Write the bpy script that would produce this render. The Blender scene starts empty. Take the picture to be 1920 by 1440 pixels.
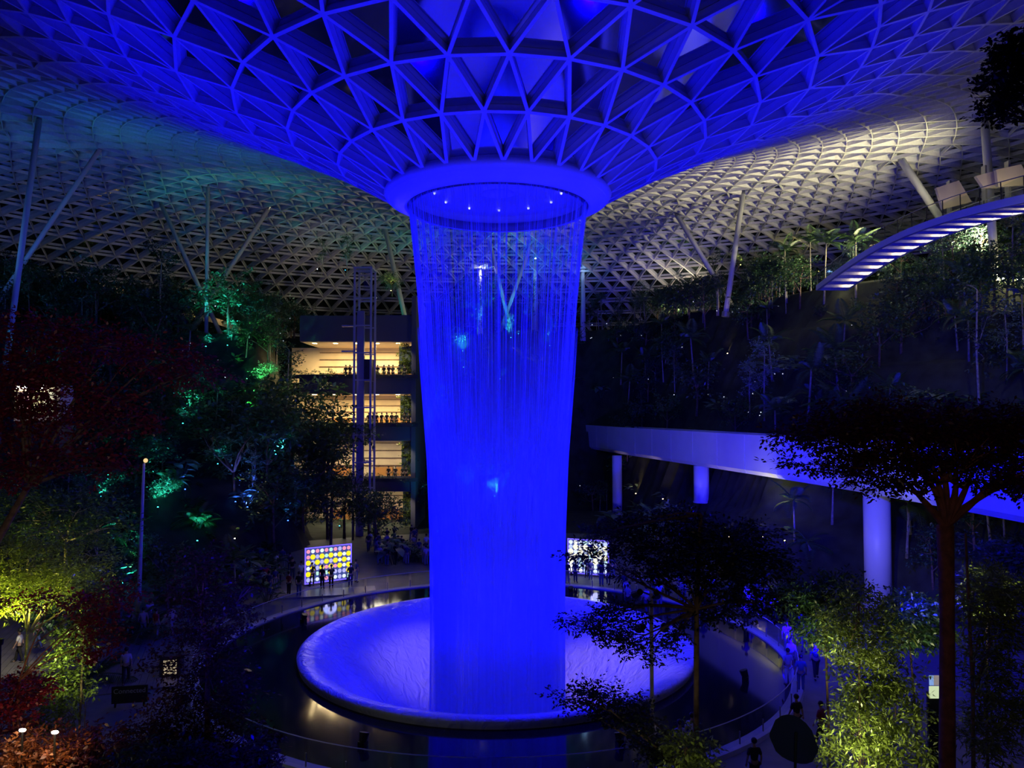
import bpy, bmesh, math, random
import numpy as np
from mathutils import Vector, Matrix
random.seed(7)
RNG = np.random.default_rng(7)
C = bpy.context.scene.collection
SC = bpy.context.scene
pi = math.pi
# ---- light settings
BL_UP = 6500.0
BL_SIDE = 25000.0
FLOODS = [(-14, 24, 6, -8, 36, 30, 9000), (14, 24, 6, 8, 36, 30, 9000), (-26, 40, 16, -14, 44, 32, 9000), (26, 44, 16, 14, 46, 32, 9000), (-5, 62, 6, -2, 52, 30, 6000), (10, 24, 15, 22, 50, 9.5, 36000)]
ROOFL = [(44, 68, 28.5, 29, 78, 39, (1, 0.9, 0.5), 56000, 112), (-22, 52, 17, -42, 66, 38, (0.01, 0.05, 1), 6500, 110), (-30, 100, 28, -22, 112, 38, (1, 0.8, 0.6), 500, 120), (-48, 60, 26, -45, 85, 38, (0.1, 0.35, 1), 1500, 120), (25, 110, 28, 25, 118, 38, (1, 0.85, 0.6), 5000, 120)]
BASIN_FILL_L = [(-13, 22, 16, -6.3, 43.5, 0, (1, 0.72, 0.5), 10000, 12), (11, 22, 10, 6.4, 40.5, 0, (1, 0.72, 0.45), 12000, 12), (24, 30, 25, 42, 58, 14, (0.9, 1, 0.5), 2200, 60), (14, 32, 2, 18.6, 72, 9.5, (0.007, 0, 1), 70000, 40)]  # the slope wash and blue bridge spot at the end are added fill
ROOFC = [(73, 225, 40, 470, 11, 'tall grey roof column leaning slightly, at the far left', None), (187, 280, 100, 410, 9, 'grey strut leaning right beside the far left roof column', None),
 (390, 350, 388, 515, 7, 'straight teal lit roof column left of the waterfall', None), (503, 392, 430, 505, 8, 'slanting teal lit strut beside the straight roof column', None),
 (303, 385, 335, 455, 8, 'dim roof strut leaning left, between the left columns', None), (722, 430, 748, 545, 9, 'dark slim roof column close to the left edge of the waterfall', None),
 (1270, 405, 1325, 495, 9, 'purple lit strut leaning left, right of the waterfall', None), (1393, 365, 1380, 455, 10, 'slim roof column rising between the palms right of the waterfall', None),
 (1690, 300, 1720, 345, 14, 'short stout strut under the pale roof at the right', None), (1847, 235, 1860, 430, 15, 'thick steel column rising beside the high footbridge', 64.0),
 (917, 450, 940, 545, 7, 'thin column seen through the falling water', None), (995, 460, 965, 545, 7, 'thin strut crossing behind the falling water', None)]
LGAIN = 4.8
GALL = [3200, 2100, 700, 450]
BL_LOW = 1500.0
FBL = 9
BL_DOWN = 15000.0
# ------------------------------------------------------------------ camera
CAMZ = 13.2
FPX = 1400.0
PITCH = math.atan(51/1400)
cam_d = bpy.data.cameras.new('camera'); cam = bpy.data.objects.new('camera', cam_d); C.objects.link(cam)
cam.location = (0, 0, CAMZ); cam.rotation_euler = (pi/2 + PITCH, 0, 0)
cam_d.sensor_width = 36; cam_d.lens = 36*FPX/1920; cam_d.clip_end = 1000; cam_d.clip_start = 0.1
SC.camera = cam
# ------------------------------------------------------------------ world, exposure
SC.view_settings.view_transform = 'Standard'; SC.view_settings.look = 'None'
SC.view_settings.gamma = 1; SC.view_settings.use_curve_mapping = False
SC.view_settings.exposure = 0.0
w = bpy.data.worlds.new('night'); SC.world = w; w.use_nodes = True
w.node_tree.nodes['Background'].inputs[0].default_value = (0.25, 0.25, 0.7, 1)
w.node_tree.nodes['Background'].inputs[1].default_value = 0.012
# ------------------------------------------------------------------ helpers
AX, AY = -0.8, 42.0                      # the axis of the waterfall
def V(*a): return Vector(a)
def P(px, py, Y):
    "world point at depth Y seen at pixel (px, py) of the 1920x1440 photograph"
    x = (px-960)/FPX; y = (720-py)/FPX
    d = V(x, math.cos(PITCH)-y*math.sin(PITCH), math.sin(PITCH)+y*math.cos(PITCH))
    return V(0, 0, CAMZ) + d*(Y/d.y)
def PG(px, py, z=0.0):
    "world point at height z seen at the pixel"
    p = P(px, py, 10.0); d = p - V(0, 0, CAMZ); return V(0, 0, CAMZ) + d*((z-CAMZ)/d.z)
def light(kind, loc, color, power, target=None, angle=60, blend=0.5, size=0.3, name='lamp_light'):
    l = bpy.data.lights.new(name, kind); l.color = color; l.energy = power
    o = bpy.data.objects.new(name, l); C.objects.link(o); o.location = loc
    if kind == 'SPOT': l.spot_size = math.radians(angle); l.spot_blend = blend; l.shadow_soft_size = size
    elif kind == 'POINT': l.shadow_soft_size = size
    elif kind == 'AREA': l.size = size
    if target is not None: o.rotation_euler = (Vector(target)-Vector(loc)).to_track_quat('-Z', 'Y').to_euler()
    return o
BLUE = (0.0015, 0.0, 1.0)
# ring of blue projectors on the basin kerb, aimed up the fall and into the funnel
for k in range(8):
    a = 2*pi*(k+0.5)/8
    light('SPOT', (AX+13.2*math.cos(a), AY+13.2*math.sin(a), 0.7), BLUE, BL_UP, (AX+4.5*math.cos(a), AY+4.5*math.sin(a), 24), 85, 0.6, 0.25, 'blue_projector_light')
for k in range(8):
    a = 2*pi*(k+0.5)/8
    light('SPOT', (AX+12.9*math.cos(a), AY+12.9*math.sin(a), 0.9), BLUE, BL_LOW, (AX, AY, 4), 46, 0.8, 0.2, 'blue_low_fill_light')  # extra spots added to deepen the blue of the lower fall
for k in range(6):
    a = 2*pi*(k+0.25)/6
    light('SPOT', (AX+5.9*math.cos(a), AY+5.9*math.sin(a), 24.2), BLUE, BL_DOWN, (AX+6.5*math.cos(a), AY+6.5*math.sin(a), 0), 42, 0.5, 0.3, 'blue_ring_downlight')
# projectors on the terraces, aimed at the fall
for (x, y, z, pw, ang) in [(-30, 24, 20, 1.0, 46), (30, 22, 20, 1.0, 46), (-4, 4, 9, 0.5, 50), (-33, 62, 22, 0.7, 46), (34, 66, 27, 0.7, 46)]:
    light('SPOT', (x, y, z), BLUE, BL_SIDE*pw, (AX, AY, 13), ang, 0.7, 0.4, 'blue_terrace_light')
# funnel floods, and one added spot to brighten the track bridge
for (x, y, z, tx, ty, tz, pw) in FLOODS:
    light('SPOT', (x, y, z), BLUE, pw, (tx, ty, tz), 90, 0.8, 0.6, 'blue_funnel_bridge_light')
for (x, y, z, tx, ty, tz, col, pw, ang) in ROOFL:
    light('SPOT', (x, y, z), col, pw, (tx, ty, tz), ang, 1.0, 1.0, 'roof_wash_light')
for (x, y, z, tx, ty, tz, col, pw, ang) in BASIN_FILL_L:
    light('SPOT', (x, y, z), col, pw, (tx, ty, tz), ang, 0.9, 0.3, 'basin_and_fill_light')

class Geo:
    def __init__(s): s.v = []; s.f = []
    def add(s, vs, fs):
        n = len(s.v); s.v += [tuple(q) for q in vs]; s.f += [tuple(i+n for i in q) for q in fs]; return s
    def box(s, c, size, rz=0.0, M=None):
        hx, hy, hz = size[0]/2, size[1]/2, size[2]/2
        vs = [V(x*hx, y*hy, z*hz) for x in (-1, 1) for y in (-1, 1) for z in (-1, 1)]
        if M is None: M = Matrix.Rotation(rz, 3, 'Z')
        vs = [M @ q + Vector(c) for q in vs]
        return s.add(vs, [(0, 1, 3, 2), (4, 6, 7, 5), (0, 4, 5, 1), (2, 3, 7, 6), (0, 2, 6, 4), (1, 5, 7, 3)])
    def tube(s, pts, rads, n=8, caps=True):
        pts = [Vector(p) for p in pts]
        if not hasattr(rads, '__len__'): rads = [rads]*len(pts)
        vs = []; fs = []
        ref = None
        for i, p in enumerate(pts):
            t = (pts[min(i+1, len(pts)-1)] - pts[max(i-1, 0)]).normalized()
            if ref is None: ref = V(1, 0, 0) if abs(t.x) < 0.8 else V(0, 1, 0)
            u = t.cross(ref).normalized(); w_ = t.cross(u)
            ref = -w_ if False else ref
            for k in range(n):
                a = 2*pi*k/n; vs.append(p + (u*math.cos(a)+w_*math.sin(a))*rads[i])
        for i in range(len(pts)-1):
            for k in range(n):
                a = i*n+k; b = i*n+(k+1) % n; fs.append((a, b, b+n, a+n))
        if caps: fs.append(tuple(range(n-1, -1, -1))); fs.append(tuple((len(pts)-1)*n+k for k in range(n)))
        return s.add(vs, fs)
    def lathe(s, prof, n=96, c=(0, 0, 0), a0=0.0, a1=2*pi):
        vs = []; fs = []; full = abs(a1-a0-2*pi) < 1e-6; m = n if full else n+1
        for (r, z) in prof:
            for k in range(m):
                a = a0+(a1-a0)*k/n; vs.append((c[0]+r*math.cos(a), c[1]+r*math.sin(a), c[2]+z))
        for i in range(len(prof)-1):
            for k in range(n):
                k2 = (k+1) % m; fs.append((i*m+k, i*m+k2, (i+1)*m+k2, (i+1)*m+k))
        return s.add(vs, fs)
    def ball(s, c, r, n=8, m=6, sc=(1, 1, 1)):
        vs = [(c[0], c[1], c[2]-r*sc[2])]; fs = []
        for i in range(1, m):
            t = pi*i/m
            for k in range(n):
                a = 2*pi*k/n; vs.append((c[0]+r*sc[0]*math.sin(t)*math.cos(a), c[1]+r*sc[1]*math.sin(t)*math.sin(a), c[2]-r*sc[2]*math.cos(t)))
        vs.append((c[0], c[1], c[2]+r*sc[2]))
        for k in range(n):
            fs.append((0, 1+(k+1) % n, 1+k)); fs.append((len(vs)-1, 1+(m-2)*n+k, 1+(m-2)*n+(k+1) % n))
            for i in range(m-2): fs.append((1+i*n+k, 1+i*n+(k+1) % n, 1+(i+1)*n+(k+1) % n, 1+(i+1)*n+k))
        return s.add(vs, fs)
    def mesh(s, name, smooth=False):
        me = bpy.data.meshes.new(name); me.from_pydata(s.v, [], s.f); me.validate()
        if smooth: me.polygons.foreach_set('use_smooth', [True]*len(me.polygons))
        return me
    def obj(s, name, mat, parent=None, smooth=False):
        return mk(name, s.mesh(name, smooth), mat, parent)
def mk(name, me, mat, parent=None):
    o = bpy.data.objects.new(name, me); C.objects.link(o)
    if mat is not None and len(me.materials) == 0: me.materials.append(mat)
    if parent is not None: o.parent = parent
    return o
def tag(o, label=None, cat=None, group=None, kind=None):
    if label: o['label'] = label
    if cat: o['category'] = cat
    if group: o['group'] = group
    if kind: o['kind'] = kind
    return o
def empty(name, loc, rz=0.0):
    o = bpy.data.objects.new(name, None); C.objects.link(o); o.location = loc; o.rotation_euler = (0, 0, rz); o.empty_display_size = 0.3; return o
def dup(root, loc, rz=0.0, sc=1.0, label=None, group=None):
    r = root.copy(); C.objects.link(r); r.location = loc; r.rotation_euler = (0, 0, rz); r.scale = (sc, sc, sc) if not hasattr(sc, '__len__') else sc
    if label: r['label'] = label
    if group: r['group'] = group
    for ch in list(root.children):
        c = ch.copy(); C.objects.link(c); c.parent = r
        for g in list(ch.children):
            d = g.copy(); C.objects.link(d); d.parent = c
    return r
# ------------------------------------------------------------------ materials
def mat(name, col, rough=0.6, metal=0.0, noise=0.0, nscale=5.0, bump=0.0, emit=None, estr=0.0, spec=0.5, trans=0.0):
    m = bpy.data.materials.new(name); m.use_nodes = True; nt = m.node_tree; b = nt.nodes['Principled BSDF']
    b.inputs['Base Color'].default_value = (*col, 1); b.inputs['Roughness'].default_value = rough; b.inputs['Metallic'].default_value = metal
    b.inputs['Specular IOR Level'].default_value = spec
    if noise or bump:
        tc = nt.nodes.new('ShaderNodeTexCoord'); nz = nt.nodes.new('ShaderNodeTexNoise'); nz.inputs['Scale'].default_value = nscale; nz.inputs['Detail'].default_value = 4
        nt.links.new(tc.outputs['Object'], nz.inputs['Vector'])
        if noise:
            r = nt.nodes.new('ShaderNodeValToRGB'); r.color_ramp.elements[0].position = 0.3; r.color_ramp.elements[1].position = 0.7
            r.color_ramp.elements[0].color = (*[c*(1-noise) for c in col], 1); r.color_ramp.elements[1].color = (*[min(1, c*(1+noise)) for c in col], 1)
            nt.links.new(nz.outputs['Fac'], r.inputs['Fac']); nt.links.new(r.outputs['Color'], b.inputs['Base Color'])
        if bump:
            bp = nt.nodes.new('ShaderNodeBump'); bp.inputs['Strength'].default_value = bump; bp.inputs['Distance'].default_value = 0.1
            nt.links.new(nz.outputs['Fac'], bp.inputs['Height']); nt.links.new(bp.outputs['Normal'], b.inputs['Normal'])
    if emit: b.inputs['Emission Color'].default_value = (*emit, 1); b.inputs['Emission Strength'].default_value = estr
    return m
def leafmat(name, col, var=0.5):
    m = bpy.data.materials.new(name); m.use_nodes = True; nt = m.node_tree; nt.nodes.clear()
    out = nt.nodes.new('ShaderNodeOutputMaterial'); d = nt.nodes.new('ShaderNodeBsdfDiffuse'); t = nt.nodes.new('ShaderNodeBsdfTranslucent'); g = nt.nodes.new('ShaderNodeBsdfGlossy')
    mx = nt.nodes.new('ShaderNodeMixShader'); mx2 = nt.nodes.new('ShaderNodeMixShader'); geo = nt.nodes.new('ShaderNodeNewGeometry')
    r = nt.nodes.new('ShaderNodeValToRGB'); r.color_ramp.elements[0].color = (*[c*(1-var) for c in col], 1); r.color_ramp.elements[1].color = (*[min(1, c*(1+var)) for c in col], 1)
    nt.links.new(geo.outputs['Random Per Island'], r.inputs['Fac']); nt.links.new(r.outputs['Color'], d.inputs['Color']); nt.links.new(r.outputs['Color'], t.inputs['Color'])
    g.inputs['Roughness'].default_value = 0.45; g.inputs['Color'].default_value = (0.8, 0.8, 0.8, 1)
    mx.inputs['Fac'].default_value = 0.3; mx2.inputs['Fac'].default_value = 0.07
    nt.links.new(d.outputs[0], mx.inputs[1]); nt.links.new(t.outputs[0], mx.inputs[2]); nt.links.new(mx.outputs[0], mx2.inputs[1]); nt.links.new(g.outputs[0], mx2.inputs[2]); nt.links.new(mx2.outputs[0], out.inputs[0])
    return m
def emat(name, col, s): return mat(name, (0.02, 0.02, 0.02), emit=col, estr=s)
M = {}
M['steel'] = mat('white_steel', (0.62, 0.6, 0.6), 0.45, noise=0.08)
M['cladding'] = mat('white_cladding', (0.7, 0.7, 0.75), 0.4, noise=0.05, nscale=0.5)
M['soffit'] = mat('white_soffit', (0.62, 0.62, 0.66), 0.5)
M['concrete'] = mat('pale_concrete', (0.55, 0.54, 0.52), 0.6, noise=0.1, nscale=1.2, bump=0.1)
M['dark'] = mat('dark_panel', (0.03, 0.03, 0.035), 0.5, noise=0.2)
M['black'] = mat('black_metal', (0.012, 0.012, 0.013), 0.4)
M['grey'] = mat('grey_metal', (0.3, 0.3, 0.3), 0.35, 0.6)
M['column'] = mat('painted_column', (0.5, 0.5, 0.52), 0.4)
M['soil'] = mat('dark_planting_soil', (0.022, 0.028, 0.018), 0.9, noise=0.6, nscale=0.8, bump=0.6)
M['paving'] = mat('stone_paving', (0.17, 0.16, 0.145), 0.55, noise=0.15, nscale=1.5, bump=0.1)
M['bark'] = mat('brown_bark', (0.16, 0.1, 0.07), 0.85, noise=0.4, nscale=6, bump=0.5)
M['redbark'] = mat('reddish_bark', (0.2, 0.07, 0.05), 0.85, noise=0.4, nscale=6, bump=0.5)
M['palebark'] = mat('pale_bark', (0.3, 0.27, 0.2), 0.8, noise=0.4, nscale=6, bump=0.4)
M['leaf'] = leafmat('green_leaf', (0.05, 0.12, 0.045)); M['leaf2'] = leafmat('yellow_green_leaf', (0.16, 0.22, 0.035)); M['leaf3'] = leafmat('deep_green_leaf', (0.035, 0.075, 0.055)); M['litleaf'] = leafmat('spotlit_green_leaf', (0.14, 0.22, 0.15))  # litleaf carries the spotlight effect in a paler, less saturated leaf colour
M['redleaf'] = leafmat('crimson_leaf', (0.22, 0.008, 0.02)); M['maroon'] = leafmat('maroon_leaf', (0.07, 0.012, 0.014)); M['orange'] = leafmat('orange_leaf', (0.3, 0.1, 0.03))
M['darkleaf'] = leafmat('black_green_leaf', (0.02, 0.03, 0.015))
M['orangewood'] = mat('orange_wood', (0.45, 0.2, 0.05), 0.5)
M['palm'] = leafmat('palm_leaf', (0.06, 0.13, 0.04), 0.3)
M['warmwall'] = mat('cream_wall', (0.75, 0.62, 0.4), 0.7, noise=0.1, nscale=0.6)
M['lamp_w'] = emat('white_lamp_glow', (1, 0.95, 0.8), 25); M['lamp_warm'] = emat('warm_lamp_glow', (1, 0.75, 0.35), 25)
M['lamp_dot'] = emat('cool_dot_glow', (0.75, 0.8, 1), 1.2)
# ------------------------------------------------------------------ roof: glazed grid shell, dished down to the fall
PROF = [(6.3, 25.25), (9, 26.75), (11.6, 28.1), (14.5, 29.3), (18, 30.9), (24, 33.3), (32, 36.0), (42, 38.4), (52, 39.4), (60, 39.2), (68, 37.8), (76, 34.8), (82, 31.0), (86, 27.0), (88, 22.0)]
_pr = np.array(PROF)
def roofz(r): return float(np.interp(r, _pr[:, 0], _pr[:, 1]))
# smooth the profile through fine sampling
_rs = np.linspace(6.3, 88, 400); _zs = np.interp(_rs, _pr[:, 0], _pr[:, 1])
for _ in range(12): _zs[1:-1] = (_zs[:-2]+2*_zs[1:-1]+_zs[2:])/4
_arc = np.concatenate([[0], np.cumsum(np.hypot(np.diff(_rs), np.diff(_zs)))])
def at_arc(s): return float(np.interp(s, _arc, _rs)), float(np.interp(s, _arc, _zs))
def roof_hit(px, py):
    o = V(0, 0, CAMZ); d = (P(px, py, 10)-o).normalized(); t = 8.0; seen = False
    while t < 200:
        p = o+d*t; r = math.hypot(p.x-AX, p.y-AY)
        if r > 88: break
        if r > 6.3 and p.z > float(np.interp(r, _rs, _zs)):
            return p
        t += 0.25
    return o+d*min(t, 120)
rings = []; s = 0.0; i = 0
while s < _arc[-1]-1:
    r, z = at_arc(s)
    n = 28 if r < 18 else 56 if r < 31 else 112 if r < 54 else 168
    rings.append((r, z, n, (i % 2)*0.5 + 0.27)); i += 1
    s += 2.95 if n == 28 else 2.5 if n == 56 else 2.5
rv = []; ridx = []; rn = []
for (r, z, n, ph) in rings:
    base = len(rv); ridx.append((base, n, ph))
    dz = float(np.interp(r+.3, _rs, _zs)-np.interp(r-.3, _rs, _zs))/0.6 if r > 6.7 else 0.45
    for k in range(n):
        a = -pi/2 + 2*pi*(k+ph)/n
        rv.append(V(AX+r*math.cos(a), AY+r*math.sin(a), z))
        rn.append(V(-dz*math.cos(a), -dz*math.sin(a), 1).normalized())
tris = []; edges = {}
def edge(a, b): edges[(min(a, b), max(a, b))] = 1
for j in range(len(ridx)-1):
    b0, n0, p0 = ridx[j]; b1, n1, p1 = ridx[j+1]
    i0 = i1 = 0
    # start: outer index whose angle is closest to the inner start
    off = int(round(((p0)/n0)*n1 - p1))
    A0 = lambda k: (k+p0)/n0
    A1 = lambda k: (k+off+p1)/n1
    while i0 < n0 or i1 < n1:
        a = b0+i0 % n0; b = b1+(i1+off) % n1
        edge(a, b)
        if i1 < n1 and (i0 >= n0 or A1(i1+1)+A1(i1) <= A0(i0+1)+A0(i0)):
            c = b1+(i1+1+off) % n1; tris.append((a, b, c)); i1 += 1
        else:
            c = b0+(i0+1) % n0; tris.append((a, b, c)); i0 += 1
    for k in range(n0): edge(b0+k, b0+(k+1) % n0)
b1, n1, p1 = ridx[-1]
for k in range(n1): edge(b1+k, b1+(k+1) % n1)
ceiling = empty('ceiling', (AX, AY, 25.6)); tag(ceiling, kind='structure')
CI = Matrix.Translation((-AX, -AY, -25.6))
camp = V(0, 0, CAMZ); fwd = V(0, math.cos(PITCH), math.sin(PITCH)); upv = V(0, -math.sin(PITCH), math.cos(PITCH))
def inframe(p, m=0.0):
    d = p-camp; z = d.dot(fwd)
    if z < 1: return False
    return abs(d.x/z) < 0.686+m and abs(d.dot(upv)/z) < 0.514+m
def score(pts):
    c = sum(pts, V(0, 0, 0))/len(pts)
    if not any(inframe(q) for q in pts): return 0
    return (pts[0]-pts[1]).length/(c-camp).length
E = []
for (a, b) in edges:
    E.append((score([rv[a], rv[b]]), a, b))
E.sort(key=lambda q: -q[0])
# beams: web + wider lower flange, drawn as one 16-vertex section
def beam_section():
    # x along, y across, z down from the node plane (unit length)
    ys = [(-0.5, 0), (0.5, 0), (0.5, 1), (-0.5, 1)]
    g = Geo()
    for (y0, y1, z0, z1) in [(-0.5, 0.5, 0, 0.12), (-0.28, 0.28, 0.12, 1.0)]:
        vs = [(x, y, z) for x in (0, 1) for y in (y0, y1) for z in (z0, z1)]
        g.add(vs, [(0, 1, 3, 2), (4, 6, 7, 5), (0, 4, 5, 1), (2, 3, 7, 6), (0, 2, 6, 4), (1, 5, 7, 3)])
    return g
bm_beam = beam_section().mesh('roof_beam'); bm_beam.materials.append(M['steel'])
def beam_M(a, b, W=0.17, D=0.46):
    d = rv[b]-rv[a]; x = d.normalized(); n = ((rn[a]+rn[b])/2); y = n.cross(x).normalized(); z = x.cross(y)
    m = Matrix(((d.x, y.x*W, z.x*D, rv[a].x), (d.y, y.y*W, z.y*D, rv[a].y), (d.z, y.z*W, z.z*D, rv[a].z), (0, 0, 0, 1)))
    return m
NB = 300
for q in E[:NB]:
    o = bpy.data.objects.new('roof_beam', bm_beam); C.objects.link(o); o.parent = ceiling
    o.matrix_local = CI @ beam_M(q[1], q[2])
g = Geo(); bs = beam_section(); 
bv = [V(*v) for v in bs.v]
for q in E[NB:]:
    r = math.hypot(rv[q[1]].x-AX, rv[q[1]].y-AY)
    ra_, rb_ = rv[q[1]], rv[q[2]]; r1_ = math.hypot(ra_.x-AX, ra_.y-AY); r2_ = math.hypot(rb_.x-AX, rb_.y-AY)
    cr = (ra_.x-AX)*(rb_.y-AY)-(ra_.y-AY)*(rb_.x-AX); strong = abs(r1_-r2_) > 0.4 and ((cr > 0) == (ra_.x < AX))
    Wd, Dd = (0.17, 0.46) if r < 30 else (0.2, 0.55) if strong else (0.075, 0.36)
    m = CI @ beam_M(q[1], q[2], Wd, Dd)
    if r > 30:
        vs = [m @ V(x, y, z) for x in (0, 1) for y in (-0.5, 0.5) for z in (0, 1)]
        g.add(vs, [(0, 1, 3, 2), (4, 6, 7, 5), (0, 4, 5, 1), (2, 3, 7, 6), (0, 2, 6, 4), (1, 5, 7, 3)])
    else: g.add([m @ v for v in bv], bs.f)
tag(g.obj('roof_beam_network', M['steel'], ceiling), kind='stuff')
# glass panes
gm = bpy.data.materials.new('roof_glass'); gm.use_nodes = True; nt = gm.node_tree; nt.nodes.clear()
out = nt.nodes.new('ShaderNodeOutputMaterial'); tr = nt.nodes.new('ShaderNodeBsdfTransparent'); gl = nt.nodes.new('ShaderNodeBsdfGlossy'); mx = nt.nodes.new('ShaderNodeMixShader')
df = nt.nodes.new('ShaderNodeBsdfDiffuse'); mx2 = nt.nodes.new('ShaderNodeMixShader'); df.inputs[0].default_value = (0.08, 0.09, 0.12, 1)
tr.inputs[0].default_value = (0.4, 0.42, 0.45, 1); gl.inputs['Roughness'].default_value = 0.06; gl.inputs['Color'].default_value = (0.9, 0.95, 1, 1); mx.inputs['Fac'].default_value = 0.85; mx2.inputs['Fac'].default_value = 0.1
nt.links.new(tr.outputs[0], mx.inputs[1]); nt.links.new(gl.outputs[0], mx.inputs[2]); nt.links.new(mx.outputs[0], mx2.inputs[1]); nt.links.new(df.outputs[0], mx2.inputs[2]); nt.links.new(mx2.outputs[0], out.inputs[0])
T = []
for t in tris:
    pts = [rv[k] for k in t]; T.append((score(pts), t))
T.sort(key=lambda q: -q[0])
def pane(t, g, shrink=0.985):
    pts = [rv[k]+rn[k]*0.47 for k in t]; c = sum(pts, V(0, 0, 0))/3; n = (rn[t[0]]+rn[t[1]]+rn[t[2]])/3
    vs = [CI @ (c+(p-c)*shrink) for p in pts] + [CI @ (c+(p-c)*shrink+n*0.03) for p in pts]
    g.add(vs, [(0, 1, 2), (5, 4, 3), (0, 3, 4, 1), (1, 4, 5, 2), (2, 5, 3, 0)])
for q in T[:300]:
    g = Geo(); pane(q[1], g); g.obj('glass_pane', gm, ceiling)
g = Geo()
for q in T[300:]:
    pane(q[1], g)
tag(g.obj('glass_pane_field', gm, ceiling), kind='stuff')
# ------------------------------------------------------------------ oculus ring
g = Geo(); g.lathe([(6.05, 25.6), (6.32, 25.5), (6.4, 25.3), (6.3, 25.12), (6.15, 25.0)], 128, (AX, AY, 0))
ring = tag(g.obj('oculus_ring', M['cladding'], None, True), 'smooth white ring at the foot of the roof funnel, water falling from it', 'ring')
Geo().lathe([(6.15, 25.0), (6.12, 25.04), (6.08, 24.97), (5.7, 24.8), (5.3, 24.62), (5.15, 24.62), (5.1, 24.75), (5.1, 25.6)], 128, (AX, AY, 0)).obj('lower_lip', M['cladding'], ring, True)
Geo().lathe([(0.01, 25.62), (0.9, 25.62), (0.92, 25.55), (1.0, 25.55), (1.02, 25.62), (5.12, 25.6)], 96, (AX, AY, 0)).obj('ceiling_disc', M['soffit'], ring, True)
Geo().lathe([(4.95, 24.6), (4.95, 25.1), (4.9, 25.1), (4.9, 24.6)], 128, (AX, AY, 0)).obj('water_weir', M['grey'], ring, True)
for k in range(12):
    a = 2*pi*k/12; Geo().ball((AX+3.6*math.cos(a), AY+3.6*math.sin(a), 25.56), 0.07, 8, 4).obj('downlight', M['lamp_dot'], ring)
# ------------------------------------------------------------------ waterfall
FP = [(5.02, 24.7), (4.82, 23), (4.5, 19.9), (4.2, 15.3), (3.85, 10.8), (3.62, 6.4), (3.5, 1.9), (3.45, -2), (3.4, -9)]
fz = [q[1] for q in FP][::-1]; fr = [q[0] for q in FP][::-1]
def fallr(z): return float(np.interp(z, fz, fr))
def watermat(name, a_top, a_bot, scale, lo=0.35, hi=0.65, strength=1.0):
    m = bpy.data.materials.new(name); m.use_nodes = True; nt = m.node_tree; nt.nodes.clear(); N = nt.nodes.new; L = nt.links.new
    out = N('ShaderNodeOutputMaterial'); tr = N('ShaderNodeBsdfTransparent'); d = N('ShaderNodeBsdfDiffuse'); t = N('ShaderNodeBsdfTranslucent'); a = N('ShaderNodeMixShader'); mx = N('ShaderNodeMixShader')
    d.inputs[0].default_value = (0.5, 0.6, 0.95, 1); t.inputs[0].default_value = (0.5, 0.6, 0.95, 1); a.inputs[0].default_value = 0.5
    L(d.outputs[0], a.inputs[1]); L(t.outputs[0], a.inputs[2])
    tc = N('ShaderNodeTexCoord'); mp = N('ShaderNodeMapping'); mp.inputs['Scale'].default_value = (scale, scale, 0.06*scale/4); nz = N('ShaderNodeTexNoise'); nz.inputs['Scale'].default_value = 1; nz.inputs['Detail'].default_value = 3
    L(tc.outputs['Object'], mp.inputs['Vector']); L(mp.outputs[0], nz.inputs['Vector'])
    mr = N('ShaderNodeMapRange'); mr.inputs['From Min'].default_value = lo; mr.inputs['From Max'].default_value = hi; mr.inputs['To Min'].default_value = 0.25; mr.inputs['To Max'].default_value = 1.3; L(nz.outputs['Fac'], mr.inputs['Value'])
    sp = N('ShaderNodeSeparateXYZ'); L(tc.outputs['Object'], sp.inputs[0])
    mz = N('ShaderNodeMapRange'); mz.interpolation_type = 'SMOOTHSTEP'; mz.inputs['From Min'].default_value = -1; mz.inputs['From Max'].default_value = 20; mz.inputs['To Min'].default_value = a_bot; mz.inputs['To Max'].default_value = a_top; L(sp.outputs['Z'], mz.inputs['Value'])
    mu = N('ShaderNodeMath'); mu.operation = 'MULTIPLY'; L(mr.outputs[0], mu.inputs[0]); L(mz.outputs[0], mu.inputs[1])
    # optical depth: alpha = 1 - exp(-k / cos)
    geo = N('ShaderNodeNewGeometry'); dp = N('ShaderNodeVectorMath'); dp.operation = 'DOT_PRODUCT'; L(geo.outputs['Normal'], dp.inputs[0]); L(geo.outputs['Incoming'], dp.inputs[1])
    ab = N('ShaderNodeMath'); ab.operation = 'ABSOLUTE'; L(dp.outputs['Value'], ab.inputs[0]); mxx = N('ShaderNodeMath'); mxx.operation = 'MAXIMUM'; mxx.inputs[1].default_value = 0.12; L(ab.outputs[0], mxx.inputs[0])
    dv = N('ShaderNodeMath'); dv.operation = 'DIVIDE'; L(mu.outputs[0], dv.inputs[0]); L(mxx.outputs[0], dv.inputs[1])
    ng = N('ShaderNodeMath'); ng.operation = 'MULTIPLY'; ng.inputs[1].default_value = -1; L(dv.outputs[0], ng.inputs[0]); ex = N('ShaderNodeMath'); ex.operation = 'EXPONENT'; L(ng.outputs[0], ex.inputs[0])
    sb = N('ShaderNodeMath'); sb.operation = 'SUBTRACT'; sb.inputs[0].default_value = 1; L(ex.outputs[0], sb.inputs[1])
    L(sb.outputs[0], mx.inputs[0]); L(tr.outputs[0], mx.inputs[1]); L(a.outputs[0], mx.inputs[2]); L(mx.outputs[0], out.inputs[0])
    return m
prof = [(fallr(z), z) for z in np.linspace(24.7, -9, 40)]
fall = Geo().lathe(prof, 128, (AX, AY, 0)).obj('waterfall', watermat('falling_water', 0.06, 0.75, 7), None, True)
tag(fall, 'tall cylinder of falling rain between the roof ring and the round basin', 'waterfall')
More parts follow.
